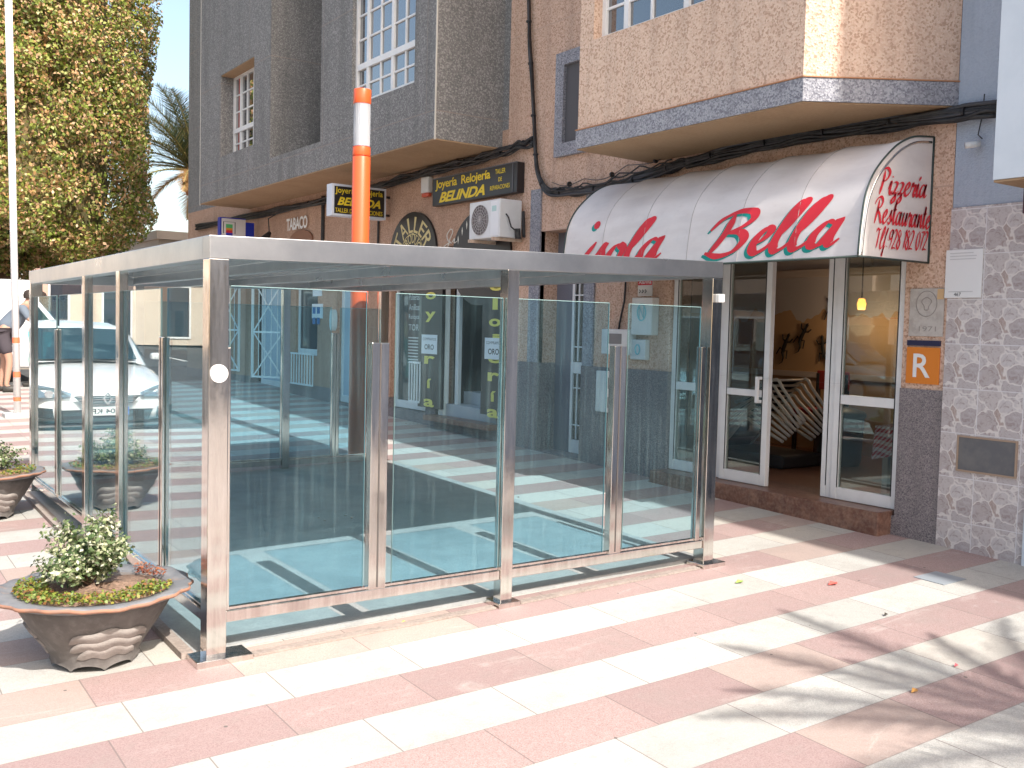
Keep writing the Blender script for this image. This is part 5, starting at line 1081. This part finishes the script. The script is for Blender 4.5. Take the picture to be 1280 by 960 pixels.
def lattice(yh, ang, z0, z1, wd, lab):
    t = thing('lattice_gate', (XF-.02, yh, z0), lab, 'gate', 'white lattice gates of the tobacco shop'); d = Vector((-math.sin(ang), math.cos(ang), 0)); o = Vector((XF-.03, yh, 0))
    def q(s, z): p = o + d*s; return (p.x, p.y, z)
    b = MB(); zm = (z0+z1)/2 - .05
    for s in (0, wd): b.bar(q(s, z0), q(s, z1), .035, .035)
    for z in (z0+.02, zm, z1-.02): b.bar(q(.0176, z), q(wd-.0176, z), .03, .03)
    b.build('frame', WHITEW, t); b = MB()
    for za, zb_ in ((z0+.04, zm-.02), (zm+.02, z1-.04)): b.bar(q(.03, za), q(wd-.03, zb_), .02, .014); b.bar(q(wd-.03, za), q(.03, zb_), .014, .02)
    for i in range(1, 5): b.bar(q(wd*i/5, z0+.04), q(wd*i/5, z1-.04), .012, .01)
    b.build('lattice', WHITEW, t)
lattice(13.35, R(14), .62, 2.22, .75, 'white lattice gate folded open left of the pale blue inner door')
lattice(11.25, R(35), .60, 2.22, .60, 'white lattice gate folded open right of the pale blue inner door')
b, a, c = wallbox(391, 356, 402, 370, .01); t = thing('notice', (XF, a.y, c.z), 'white notice sheet on the brown wall above the blue one', 'sign'); b.build('sheet', bpy.data.materials['poster white'], t)
b, a, c = wallbox(390, 380, 403, 398, .01); t = thing('notice', (XF, a.y, c.z), 'blue and white price notice on the brown wall', 'sign'); b.build('sheet', bpy.data.materials['poster white'], t)
for i in range(2):
    for j in range(2): q = MB(); q.box((XF-.0105, a.y-.03-i*.16, a.z-.05-j*.16), (XF-.012, a.y-.14-i*.16, a.z-.15-j*.16)); q.build('print', mat('blue print', (.04,.16,.38), .6) if 'blue print' not in bpy.data.materials else bpy.data.materials['blue print'], t)
b = MB(); c = P(414, 400, XF-.08); b.prism([(.07*math.cos(a_)*(.8), .16*math.sin(a_)) for a_ in np.linspace(0, 6.283, 9)[:-1]], (-.09, 0, 0), (XF-.001, c.y, c.z), (0,1,0)); solo(b, 'wall_lantern', mat('milk glass', (.6,.66,.64), .4), 'elongated milky wall lantern left of the pale door', 'lamp', bevel=.01)
b, a, c = wallbox(475, 385, 482, 404, .04); t = thing('intercom', (XF, a.y, c.z), 'dark intercom unit with a white display between lamp column and shop window', 'intercom'); b.build('case', CABG, t); q = MB(); q.box((XF-.041, a.y-.02, a.z-.05), (XF-.044, c.y+.02, a.z-.11)); q.build('display', PLASTIC, t)

# ------------------------------------------------------------------ trees, palms
LEAFT = leafmat('laurel leaves', [(.20,.26,.04), (.32,.35,.07), (.44,.25,.10), (.11,.15,.03), (.56,.34,.17), (.42,.42,.15), (.24,.29,.05), (.60,.40,.24)], .25)
BARK = bpy.data.materials['bark']
def clipped_tree(cx, cy, hx, hy, z0, z1, label, n, size, trunk=.28, group='clipped street trees'):
    zg_ = gz(cx, cy); t = thing('clipped_tree', (cx, cy, zg_), label, 'tree', group)
    b = MB(); b.tube([(cx, cy, zg_-.1), (cx+.05, cy, zg_+1), (cx, cy+.05, z0+.6)], [trunk, trunk*.8, trunk*.7], 14)
    for i in range(7): a_ = i*.9; b.tube([(cx, cy, z0-.2), (cx+hx*.4*math.cos(a_), cy+hy*.4*math.sin(a_), z0+.7), (cx+hx*.7*math.cos(a_), cy+hy*.7*math.sin(a_), z0+2)], [.1,.07,.04], 8)
    b.build('trunk', BARK, t, smooth=True)
    cz, hz = (z0+z1)/2, (z1-z0)/2
    # leaves spread in a rounded block shell, pushed in and out by noise so that clumps and hollows show
    d = rng.normal(0, 1, (n, 3)); d /= np.linalg.norm(d, axis=1)[:, None]
    p = 5.5; rr_ = (np.abs(d[:,0])**p + np.abs(d[:,1])**p + np.abs(d[:,2])**p) ** (-1/p); pos = d * rr_[:, None]
    H = np.array([hx, hy, hz]); w_ = pos * H
    nz_ = np.array([noise.noise(Vector(q*.9)) + .6*noise.noise(Vector(q*2.3)) for q in w_]) 
    depth = rng.uniform(0, 1, n)**1.6 * .40
    sc_ = 1 - (depth - nz_*.40) / min(hx, hy)
    c = w_ * sc_[:, None] + np.array([cx, cy, cz])
    keep = rng.uniform(0, 1, n) < np.clip(.95 + nz_*1.2, .25, 1)
    leaves('crown', c[keep], d[keep], size, LEAFT, t, aspect=.62, jitter=.8)
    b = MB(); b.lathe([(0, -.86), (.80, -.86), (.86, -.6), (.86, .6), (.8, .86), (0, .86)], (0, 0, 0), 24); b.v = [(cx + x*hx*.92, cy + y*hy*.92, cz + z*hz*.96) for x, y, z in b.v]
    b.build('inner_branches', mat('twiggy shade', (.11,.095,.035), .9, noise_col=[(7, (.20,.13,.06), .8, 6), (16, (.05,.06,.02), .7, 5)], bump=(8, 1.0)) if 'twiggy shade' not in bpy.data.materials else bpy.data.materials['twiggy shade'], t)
    return t
clipped_tree(2.2, 21.2, 2.75, 2.6, 2.78, 10.5, 'huge block clipped laurel tree with green and rusty leaves left of the building', 190000, .092)
PALML = leafmat('palm leaflets', [(.07,.10,.05), (.16,.17,.06), (.05,.08,.045), (.28,.20,.08)], .3)
PALMD = leafmat('dry palm leaflets', [(.34,.19,.07), (.26,.15,.06), (.42,.26,.11)], .3)
def palm(x, y, zc, label, fr_len, fronds, trunk_r=.2, old=8, wid=.34, dens=3, lw=.024):
    zg_ = gz(x, y); t = thing('palm_tree', (x, y, zg_), label, 'palm'); b = MB(); b.tube([(x, y, zg_-.1), (x+.05, y, zg_+(zc-zg_)*.5), (x, y, zc)], [trunk_r*1.25, trunk_r, trunk_r*1.1], 14); b.build('trunk', BARK, t, smooth=True)
    b = MB(); b.lathe([(0,-.75),(trunk_r*1.2,-.7),(trunk_r*1.9,-.25),(trunk_r*1.5,.1),(0,.2)], (x, y, zc), 16, lambda i, a: (.03*math.sin(a*7+i*2), 0)); b.build('crown_base', mat('palm boots', (.28,.13,.06), .9, bump=(20,.8)) if 'palm boots' not in bpy.data.materials else bpy.data.materials['palm boots'], t)
    def frond(az, el, ln, m, droop, wid=wid):
        N_ = 22; pts = []; c = Vector((x, y, zc)); hd = Vector((math.cos(az), math.sin(az), 0)); e_ = el; stp = ln / N_
        for i in range(N_+1): pts.append(c.copy()); c = c + (hd*math.cos(e_) + Vector((0,0,1))*math.sin(e_))*stp; e_ -= droop/N_*(.4 + 1.2*i/N_)
        V_ = []; side = Vector((-hd.y, hd.x, 0))
        for i in range(2, N_+1):
            p = pts[i]; tg = (pts[i]-pts[i-1]).normalized(); up = side.cross(tg).normalized()*-1
            for s_ in (-1, 1):
                for q_ in range(dens):
                    pp = p - tg*stp*q_/dens; l = ln*wid*math.sin(math.pi*min(.97,(.10+.88*(i/N_))))**.7*rng.uniform(.85,1.1)
                    tip = pp + (side*s_*.62 + tg*.62 + up*rng.uniform(.05,.4) - Vector((0,0,.22))).normalized()*l; wv = tg*lw
                    V_ += [pp-wv*.5, pp+wv*.5, tip+wv*.08, tip-wv*.08]
        V_ = np.array([tuple(v) for v in V_]); arrmesh('frond', V_, np.arange(len(V_)).reshape(-1,4), m, t)
        b = MB(); b.tube(pts, [.034*(1-i/N_*.8) for i in range(N_+1)], 5, False); b.build('frond_stalk', PALST, t)
    for (az, el, lf, dr) in fronds: frond(R(az), R(el), fr_len*lf, PALML, R(dr))
    for i in range(old): frond(rng.uniform(0, 6.28), R(rng.uniform(-25, 5)), fr_len*rng.uniform(.6,.8), PALMD, R(60), .26)
    return t
PALST = mat('palm stalk', (.30,.26,.10), .6)
# background palm beside the building corner
pp_ = PYp(243, 214, 25)
fl = [(200,75,1,40),(185,55,1,60),(170,40,1,70),(190,25,1,70),(175,10,.95,60),(200,0,.9,55),(160,62,1,50),(215,48,1,60),(150,20,.9,70),(230,70,1,50),(90,60,1,60),(30,50,1,70),(0,65,1,60),(-40,45,1,70),(-70,25,1,70),(60,20,1,70),(120,45,1,60),(-100,55,1,60),(180,68,1,46),(192,38,1,64)]
palm(pp_.x, 25, pp_.z, 'palm tree with green and rusty fronds behind the corner of the grey building', 2.6, fl, .17, 12, .30, 5)
# palm behind the camera whose fronds shade the paving at the lower right
fl2 = [(128,14,1.0,35),(111,20,1.0,30),(99,8,.85,30),(68,16,.85,40),(145,25,1.0,45),(165,18,1.0,50),(84,38,1.0,55),(45,22,1,50),(190,20,1,50),(20,15,1,50),(230,30,1,50),(280,30,1,50),(330,35,1,50)]
palm(2.78, -5.95, 3.25, 'palm tree growing on the pavement beside the shops', 1.55, fl2, .12, 0, .13, 2, .034)

# ------------------------------------------------------------------ parked car (seen mirrored in the side glass)
CARW = mat('white car paint', (.72,.72,.72), .25, coat=.8); CGL = mat('dark car glass', (.02,.045,.055), .03, coat=1); CBK = mat('black car plastic', (.02,.02,.022), .5); CHR = mat('chrome', (.7,.7,.72), .12, metal=1)
LMP = mat('headlamp glass', (.30,.38,.42), .05, metal=.6, coat=1); TYR = mat('tyre rubber', (.02,.02,.02), .85)
def car(x, y, label, paint=CARW, rot=0, ln=4.0, plate=True, grp=None, dz=.12):
    z = gz(x, y) - dz; t = thing('parked_car', (x, y, z), label, 'car', grp); t.rotation_euler = (math.atan(GY), 0, rot)
    def fin(b, nm, m, par=None, **k):
        o = b.build(nm, m, None, **k); o.parent = par or t; return o
    # body lofted front (y=0) to rear (y=ln): (y, half width, sill z, shoulder z)
    st_ = [(-.02,.62,.28,.56),(.06,.80,.22,.68),(.35,.87,.19,.80),(.75,.885,.18,.88),(1.15,.89,.18,.94),(1.9,.895,.18,.97),(2.8,.895,.18,.99),(3.5,.87,.20,1.00),(3.88,.82,.26,.96),(4.0,.72,.32,.84)]
    b = MB(); ring = []
    for (yy, hw, zs, zh) in st_:
        yy = yy*ln/4; prof = [(-hw*.9,zs),(-hw,zs+.10),(-hw*1.0,(zs+zh)/2),(-hw*.975,zh-.09),(-hw*.86,zh-.01),(-hw*.45,zh+.025),(0,zh+.035),(hw*.45,zh+.025),(hw*.86,zh-.01),(hw*.975,zh-.09),(hw,(zs+zh)/2),(hw,zs+.10),(hw*.9,zs)]
        ring.append([(px_, yy, pz_) for px_, pz_ in prof])
    nv = 13; b.add([p for r_ in ring for p in r_], [(i*nv+j, i*nv+j+1, (i+1)*nv+j+1, (i+1)*nv+j) for i in range(len(ring)-1) for j in range(nv-1)] + [(i*nv+nv-1, i*nv, (i+1)*nv, (i+1)*nv+nv-1) for i in range(len(ring)-1)] + [tuple(range(nv-1,-1,-1)), tuple((len(ring)-1)*nv+j for j in range(nv))])
    body = fin(b, 'body', paint, smooth=True, subsurf=1)
    # cabin
    cb = [(1.0,.74,.95,.96),(1.62,.66,.96,1.40),(2.2,.64,.96,1.475),(3.0,.63,.96,1.46),(3.6,.60,.97,1.32),(3.86,.62,.97,1.0)]; b = MB(); ring = []
    for (yy, hw, zs, zh) in cb:
        yy = yy*ln/4; w0 = .80 if zh > 1.1 else hw
        ring.append([(-w0, yy, zs), (-hw, yy, zh-.05), (-hw*.8, yy, zh), (0, yy, zh+.02), (hw*.8, yy, zh), (hw, yy, zh-.05), (w0, yy, zs)])
    nv = 7; b.add([p for r_ in ring for p in r_], [(i*nv+j, i*nv+j+1, (i+1)*nv+j+1, (i+1)*nv+j) for i in range(len(ring)-1) for j in range(nv-1)])
    fin(b, 'cabin', paint, smooth=True)
    b = MB(); b.add([(-.66,1.02,.985),(.66,1.02,.985),(.60,1.60,1.385),(-.60,1.60,1.385),(-.62,1.0,.99),(0,.96,1.0),(.62,1.0,.99),(0,1.56,1.405)], [(4,5,7,3),(5,6,2,7)]); b.v = [(x_, y_*ln/4-.012, z_+.012) for x_, y_, z_ in b.v]; fin(b, 'windscreen', CGL, fix=False)
    for s_ in (-1, 1):
        b = MB(); b.add([(s_*.805,1.28,1.0),(s_*.805,3.2,1.02),(s_*.655,3.05,1.375),(s_*.672,1.72,1.345)], [(0,1,2,3)]); b.v = [(x_+s_*.01, y_*ln/4, z_) for x_, y_, z_ in b.v]; fin(b, 'side_window', CGL, fix=False)
        b = MB(); b.box((s_*.88, 1.22, .98), (s_*1.02, 1.34, 1.08)); fin(b, 'wing_mirror', paint, bevel=.03)
        b = MB(); pts = [(s_*.80,.03,.58),(s_*.86,.28,.69),(s_*.84,.36,.735),(s_*.58,.10,.695),(s_*.40,.005,.63),(s_*.42,-.025,.59)]; b.add([(p[0], p[1]-.035, p[2]) for p in pts], [tuple(range(6))]); hl = fin(b, 'headlight', LMP, fix=False)
        b = MB(); b.tube([(s_*.66,.0,.625),(s_*.66,-.02,.625)], .05, 16); fin(b, 'lamp_unit', CHR, hl)
        b = MB(); b.add([(s_*.60,-.045,.30),(s_*.82,.04,.33),(s_*.83,.03,.46),(s_*.62,-.04,.44)], [(0,1,2,3)]); fin(b, 'fog_light_recess', CBK, fix=False)
        for yy in (.78, 3.28):
            b = MB(); yy = yy*ln/4; b.tube([(s_*.70,yy,.31),(s_*.905,yy,.31)], .31, 28); w_ = fin(b, 'wheel', TYR, smooth=False, bevel=.03)
            b = MB(); b.tube([(s_*.90,yy,.31),(s_*.912,yy,.31)], .205, 20); fin(b, 'rim', CHR, w_)
    b = MB(); b.add([(-.40,-.075,.60),(.40,-.075,.60),(.30,-.085,.50),(-.30,-.085,.50)], [(0,1,2,3)]); g = fin(b, 'grille', CBK, fix=False)
    b = MB()
    for q in range(3): b.bar((-.36+.02*q,-.084,.58-.03*q), (.36-.02*q,-.084,.58-.03*q), .008, .008)
    fin(b, 'grille_bars', CHR, g); b = MB(); b.add([(0,-.10,.655),(.062,-.10,.565),(0,-.10,.475),(-.062,-.10,.565),(0,-.101,.62),(.034,-.101,.565),(0,-.101,.51),(-.034,-.101,.565)], [(0,1,5,4),(1,2,6,5),(2,3,7,6),(3,0,4,7)]); fin(b, 'emblem', CHR, g, fix=False)
    b = MB(); b.add([(-.56,-.065,.42),(.56,-.065,.42),(.50,-.065,.26),(-.50,-.065,.26)], [(0,1,2,3)]); fin(b, 'air_intake', CBK, fix=False)
    b = MB(); b.box((-.80,-.03,.17), (.80,.15,.235)); fin(b, 'bumper_lip', CBK, bevel=.03)
    if plate:
        b = MB(); b.box((-.26,-.085,.345), (.26,-.078,.455)); pl = fin(b, 'number_plate', mat('plate white', (.8,.8,.8), .4) if 'plate white' not in bpy.data.materials else bpy.data.materials['plate white']); b = MB(); b.box((-.26,-.0865,.345), (-.222,-.0855,.455)); fin(b, 'blue_strip', mat('plate blue', (.02,.12,.55), .4), pl)
        b = MB(); put_text(b, '9204 KPL', (-.205,-.0862,.365), (1,0,0), V, .445, .07, bold=.02); fin(b, 'lettering', BLACK, pl, fix=False)
    return t
c_ = car(-1.52, 8.8, 'white hatchback parked facing the camera left of the shelter', dz=.20); c_.scale = (1, 1, .96)
car(-9.6, 3.0, 'dark blue hatchback parked across the street', mat('dark blue paint', (.02,.04,.09), .25, coat=.8), plate=False, grp='cars parked across the street')
car(-9.7, 9.5, 'grey hatchback parked across the street ahead of the blue one', mat('grey paint', (.16,.17,.18), .25, coat=.8), plate=False, grp='cars parked across the street')
# ------------------------------------------------------------------ houses across the street and beyond the side road
def house(x0, x1, y0, y1, h, col, lab, storeys=2, nw=4, face='x', wc=(.05,.06,.07), band=None):
    cx, cy = (x0+x1)/2, (y0+y1)/2; zg_ = gz(cx, cy) - .2; t = thing('town_house', (cx, cy, zg_), lab, 'building', 'houses beyond the street')
    b = MB(); b.box((x0, y0, zg_), (x1, y1, zg_+h)); b.box((x0-.08, y0-.08, zg_+h), (x1+.08, y1+.08, zg_+h+.22)); b.build('walls', mat('render ' + lab[:18], col, .9, noise_col=[(.8, tuple(c*.85 for c in col), .6, 5)]), t)
    fm = bpy.data.materials['white lacquered aluminium']; gm = bpy.data.materials['upper window glass']
    for s_ in range(storeys):
        for i in range(nw):
            z0 = zg_ + .95 + s_*3.0 if s_ else zg_ + .25; z1 = zg_ + 2.25 + s_*3.0
            if face == 'x': a0 = y0 + (y1-y0)*(i+.25)/nw; a1 = y0 + (y1-y0)*(i+.75)/nw; X_ = x1; q = MB(); q.box((X_, a0, z0), (X_+.05, a1, z1)); o = q.build('window', fm, t); q = MB(); q.box((X_+.051, a0+.07, z0+.07), (X_+.056, a1-.07, z1-.07)); q.build('pane', gm, o)
            else: a0 = x0 + (x1-x0)*(i+.25)/nw; a1 = x0 + (x1-x0)*(i+.75)/nw; q = MB(); q.box((a0, y0-.05, z0), (a1, y0, z1)); o = q.build('window', fm, t); q = MB(); q.box((a0+.07, y0-.056, z0+.07), (a1-.07, y0-.051, z1-.07)); q.build('pane', gm, o)
    if band: q = MB(); (q.box((x1+.002, y0, zg_+2.5), (x1+.25, y1, zg_+3.1)) if face == 'x' else q.box((x0, y0-.25, zg_+2.45), (x1, y0-.002, zg_+3.0))); q.build('fascia', mat('fascia ' + lab[:16], band, .6), t)
    return t
house(-24, -15.4, -22, -8, 6.4, (.62,.55,.40), 'cream two storey house across the street behind the camera', band=(.5,.5,.48))
house(-24, -15.3, -7.5, 4, 7.0, (.55,.60,.45), 'pale green house across the street opposite the restaurant', band=(.60,.60,.58))
house(-24, -15.4, 4.5, 14, 6.0, (.68,.62,.54), 'ivory house across the street with white fascia', band=(.62,.12,.10))
house(-24, -15.2, 14.5, 27, 9.2, (.50,.36,.28), 'terracotta rendered three storey house across the street', 3)
house(-24, -15.3, 27.5, 44, 6.5, (.64,.60,.52), 'long pale house further up across the street')
house(-3.5, 4.2, 31, 39, 3.0, (.74,.70,.66), 'low white shop with a pale fascia seen under the clipped tree', 1, 3, 'y', band=(.74,.72,.70))
house(4.6, 11.5, 33, 42, 3.2, (.55,.36,.29), 'low terracotta house behind the shelter roof', 1, 3, 'y')
house(-13, -4.4, 34, 44, 3.4, (.62,.50,.40), 'low sandy house at the left beyond the side road', 1, 4, 'y', band=(.66,.60,.52))
house(6, 18, 22.5, 31, 2.9, (.66,.55,.46), 'low pink house beyond the side road next to the palm', 1, 3, 'y')
house(-14, 3, -46, -38, 8.5, (.42,.33,.27), 'brown terraced house far down the street behind the camera', 2, 6, 'y')
house(5, 16, -34, -24, 9, (.50,.44,.38), 'sand coloured house down the street on the shop side', 3, 4, 'y')
# billboard-like white van and pale round bollards seen through the panes
b = MB(); vz = gz(2.0, 17)-.12
def van(x, y, lab):
    z = gz(x, y) - .12; t = thing('delivery_van', (x, y, z), lab, 'van'); b = MB()
    pr = [(0,.3),(0,.85),(.35,1.0),(.95,1.75),(1.2,1.9),(4.6,1.9),(4.7,1.8),(4.7,.3)]
    b.prism([(p[0], p[1]) for p in pr], (0, 1.8, 0), (x-2.3, y-.9, z)); b.build('body', CARW, t, bevel=.05)
    b = MB(); b.prism([(.5,1.05),(1.0,1.68),(1.75,1.68),(1.75,1.05)], (0,-.012,0), (x-2.3, y-.901, z)); b.build('side_window', CGL, t)
    for xx in (.85, 3.8): b = MB(); b.tube([(x-2.3+xx, y-.92, z+.32), (x-2.3+xx, y-.7, z+.32)], .32, 24); b.build('wheel', TYR, t, bevel=.03)
    return t
van(-.4, 16.6, 'white delivery van parked across the side road behind the shelter')
# people
SKIN = mat('skin', (.42,.24,.17), .6); HAIR = mat('dark hair', (.03,.02,.015), .8)
def person(x, y, label, shirt, trousers, lean=0, face=0, hgt=1.7, bent=0, arms=(.25,.1), cap=None, short=False):
    z = gz(x, y) + .003; t = thing('person', (x, y, z), label, 'person'); s = hgt/1.75
    J = {'pel':(0,0,.95),'che':(0,bent*.22,1.25-bent*.05),'sho':(0,bent*.30,1.43-bent*.08),'nec':(0,bent*.36,1.50-bent*.09),'hed':(0,bent*.42,1.62-bent*.12),'top':(0,bent*.44,1.72-bent*.13)}
    for sg_, k_ in ((-1,'L'),(1,'R')):
        ar = arms[0] if sg_ < 0 else arms[1]
        J.update({k_+'hip':(sg_*.10,0,.90),k_+'kne':(sg_*.11,.03+(.08 if sg_>0 else 0),.50),k_+'ank':(sg_*.12,(.06 if sg_>0 else -.03),.09),k_+'toe':(sg_*.13,.17+(.06 if sg_>0 else -.03),.035),
                  k_+'shd':(sg_*.19,bent*.30,1.42-bent*.08),k_+'elb':(sg_*.25,bent*.30+ar*.28,1.15),k_+'wri':(sg_*.23,bent*.32+ar*1.1,.98+ar*.30),k_+'han':(sg_*.22,bent*.33+ar*1.3,.90+ar*.35)})
    E_ = [('pel','che',.135,.14),('che','sho',.14,.13),('sho','nec',.10,.055),('nec','hed',.055,.085),('hed','top',.092,.075)]
    for k_ in 'LR': E_ += [('pel',k_+'hip',.12,.10),(k_+'hip',k_+'kne',.09,.06),(k_+'kne',k_+'ank',.058,.04),(k_+'ank',k_+'toe',.045,.035),('sho',k_+'shd',.10,.065),(k_+'shd',k_+'elb',.06,.042),(k_+'elb',k_+'wri',.042,.028),(k_+'wri',k_+'han',.03,.024)]
    cf_, sf = math.cos(face), math.sin(face)
    def tr(p): return Vector(((p[0]*cf_ - p[1]*sf)*s, (p[0]*sf + p[1]*cf_)*s, p[2]*s))
    rad = {}
    for a, c, r0, r1 in E_: rad.setdefault(a, r0); rad.setdefault(c, r1)
    def skinned(nm, edges, m, grow=1.0, par=t):
        names = []; 
        for a, c in edges:
            for q in (a, c):
                if q not in names: names.append(q)
        me = bpy.data.meshes.new(nm); me.from_pydata([tr(J[q]) for q in names], [(names.index(a), names.index(c)) for a, c in edges], []); me.materials.append(m)
        o = bpy.data.objects.new(nm, me); COL.objects.link(o); o.parent = par; mo = o.modifiers.new('skin', 'SKIN'); sv = me.skin_vertices[0].data
        for i, q in enumerate(names): r_ = rad[q]*s*grow; sv[i].radius = (r_, r_); sv[i].use_root = (i == 0)
        mo.use_smooth_shade = True; sb = o.modifiers.new('sub', 'SUBSURF'); sb.levels = sb.render_levels = 2; return o
    skinned('body', [(a, c) for a, c, _, _ in E_], SKIN)
    skinned('shirt', [('pel','che'),('che','sho'),('sho','Lshd'),('sho','Rshd'),('Lshd','Lelb'),('Rshd','Relb')], shirt, 1.18)
    if short: 
        for k_ in 'LR': J[k_+'mid'] = tuple(np.array(J[k_+'kne'])*.8 + np.array(J[k_+'hip'])*.2); rad[k_+'mid'] = .085
        skinned('shorts', [('pel','Lhip'),('pel','Rhip'),('Lhip','Lmid'),('Rhip','Rmid')], trousers, 1.15)
    else: skinned('trousers', [('pel','Lhip'),('pel','Rhip'),('Lhip','Lkne'),('Rhip','Rkne'),('Lkne','Lank'),('Rkne','Rank')], trousers, 1.15)
    b = MB(); c = tr((J['hed'][0], J['hed'][1]-.015, J['hed'][2]+.03)); b.lathe([(.10*s,-.03*s),(.105*s,.03*s),(.085*s,.085*s),(.04*s,.11*s),(0,.115*s)], tuple(c), 18); o = b.build('hair' if not cap else 'cap', cap or HAIR, None, smooth=True); o.parent = t
    SHO = mat('dark shoe', (.05,.045,.04), .6) if 'dark shoe' not in bpy.data.materials else bpy.data.materials['dark shoe']
    for k_ in 'LR': b = MB(); p = J[k_+'toe']; a_ = tr((p[0], p[1]-.22, .045)); c_ = tr((p[0], p[1]+.03, .04)); b.tube([a_, (a_+c_)/2 + Vector((0,0,.01)), c_], [.05*s,.055*s,.04*s], 10); o = b.build('shoe', SHO, None, smooth=True); o.parent = t
    return t
GSH = mat('slate grey cotton', (.13,.16,.20), .9); LSH = mat('light check cotton', (.62,.66,.70), .9); NAV = mat('navy cloth', (.05,.07,.12), .9); KHA = mat('khaki cloth', (.30,.25,.18), .9); TEA = mat('turquoise cotton', (.16,.45,.42), .9); OLV = mat('olive cotton', (.20,.20,.16), .9); DRT = mat('dark trousers', (.06,.05,.06), .9)
person(.98, 12.9, 'person in slate grey shirt and shorts bending forward behind the white pole', GSH, DRT, bent=1.0, face=R(-100), arms=(.35,.35), short=True)
person(1.62, 13.5, 'person in pale yellow and turquoise clothes right of the white pole', mat('pale yellow cotton', (.65,.60,.40), .9), TEA, face=R(100), hgt=1.55, arms=(.2,.1))
person(6.3, 17.3, 'person in light checked shirt and white cap seen through the side glass', LSH, KHA, face=R(200), cap=mat('white cap', (.7,.72,.75), .8))
person(7.15, 17.6, 'person in olive shirt and blue trousers standing next to the white capped one', OLV, mat('blue jeans', (.05,.14,.30), .9), face=R(150))
# shrubs and bushes of the square behind
def bush(x, y, r_, h, lab, m=LEAFT, n=5000):
    z = gz(x, y); t = thing('bush', (x, y, z), lab, 'bush', 'bushes behind the shelter'); d = rng.normal(0,1,(n,3)); d /= np.linalg.norm(d, axis=1)[:,None]; rr_ = rng.uniform(.55,1,n)**.5
    w_ = np.array([noise.noise(Vector(q*2.2)) for q in d]); c = d*(rr_*(1+w_*.35))[:,None]*np.array([r_, r_, h/2]) + np.array([x, y, z+h/2])
    leaves('foliage', c, d, .07, m, t, aspect=.6); b = MB()
    for i in range(5): b.tube([(x, y, z-.05), (x+r_*.3*math.cos(i*1.3), y+r_*.3*math.sin(i*1.3), z+h*.6)], [.03,.012], 6)
    b.build('stems', BARK, t)
DKG = leafmat('dark green leaves', [(.03,.07,.03), (.05,.10,.04), (.04,.08,.035)], .2)
bush(8.6, 20.2, .75, 1.9, 'dark green rounded bush behind the people', DKG)
FLO = leafmat('orange and yellow bougainvillea', [(.55,.22,.04), (.50,.40,.05), (.12,.14,.04), (.45,.14,.05)], .3)
bush(9.6, 21.6, 1.3, 2.6, 'orange and yellow flowering bush over the low pink house', FLO, 7000)
# small litter and leaves on the paving
for i, (px, py, col, lab, s_) in enumerate(((1042, 731, (.62,.10,.08), 'small red paper scrap on the white slabs in front of the restaurant', .05), (925, 729, (.25,.36,.08), 'small green leaf on the paving beside the far shelter post', .04), (1144, 866, (.42,.22,.06), 'small brown dry leaf among the palm shadows', .03), (1196, 834, (.6,.12,.14), 'small pink petal among the palm shadows', .02), (505, 780, (.45,.30,.10), 'tiny yellow leaf in front of the middle of the shelter', .02), (1108, 770, (.05,.04,.03), 'dark twig on the paving right of the palm shadow', .022))):
    g = G(px, py); b = MB(); b.add([(g.x-s_, g.y, g.z+.006), (g.x, g.y-s_*.45, g.z+.012), (g.x+s_, g.y+.01, g.z+.008), (g.x, g.y+s_*.5, g.z+.018)], [(0,1,2,3)]); solo(b, 'litter', mat('litter colour %d' % i, col, .8), lab, 'litter', fix=False)
# drain cover by the neighbour's wall
g = G(1175, 723); b = MB(); tiltbox(b, g.x-.12, g.x+.12, g.y-.10, g.y+.10, .001, .004); solo(b, 'drain_cover', mat('grey drain cover', (.30,.33,.36), .6, metal=.2), 'small grey square cover set in the paving near the tiled pillar', 'cover')
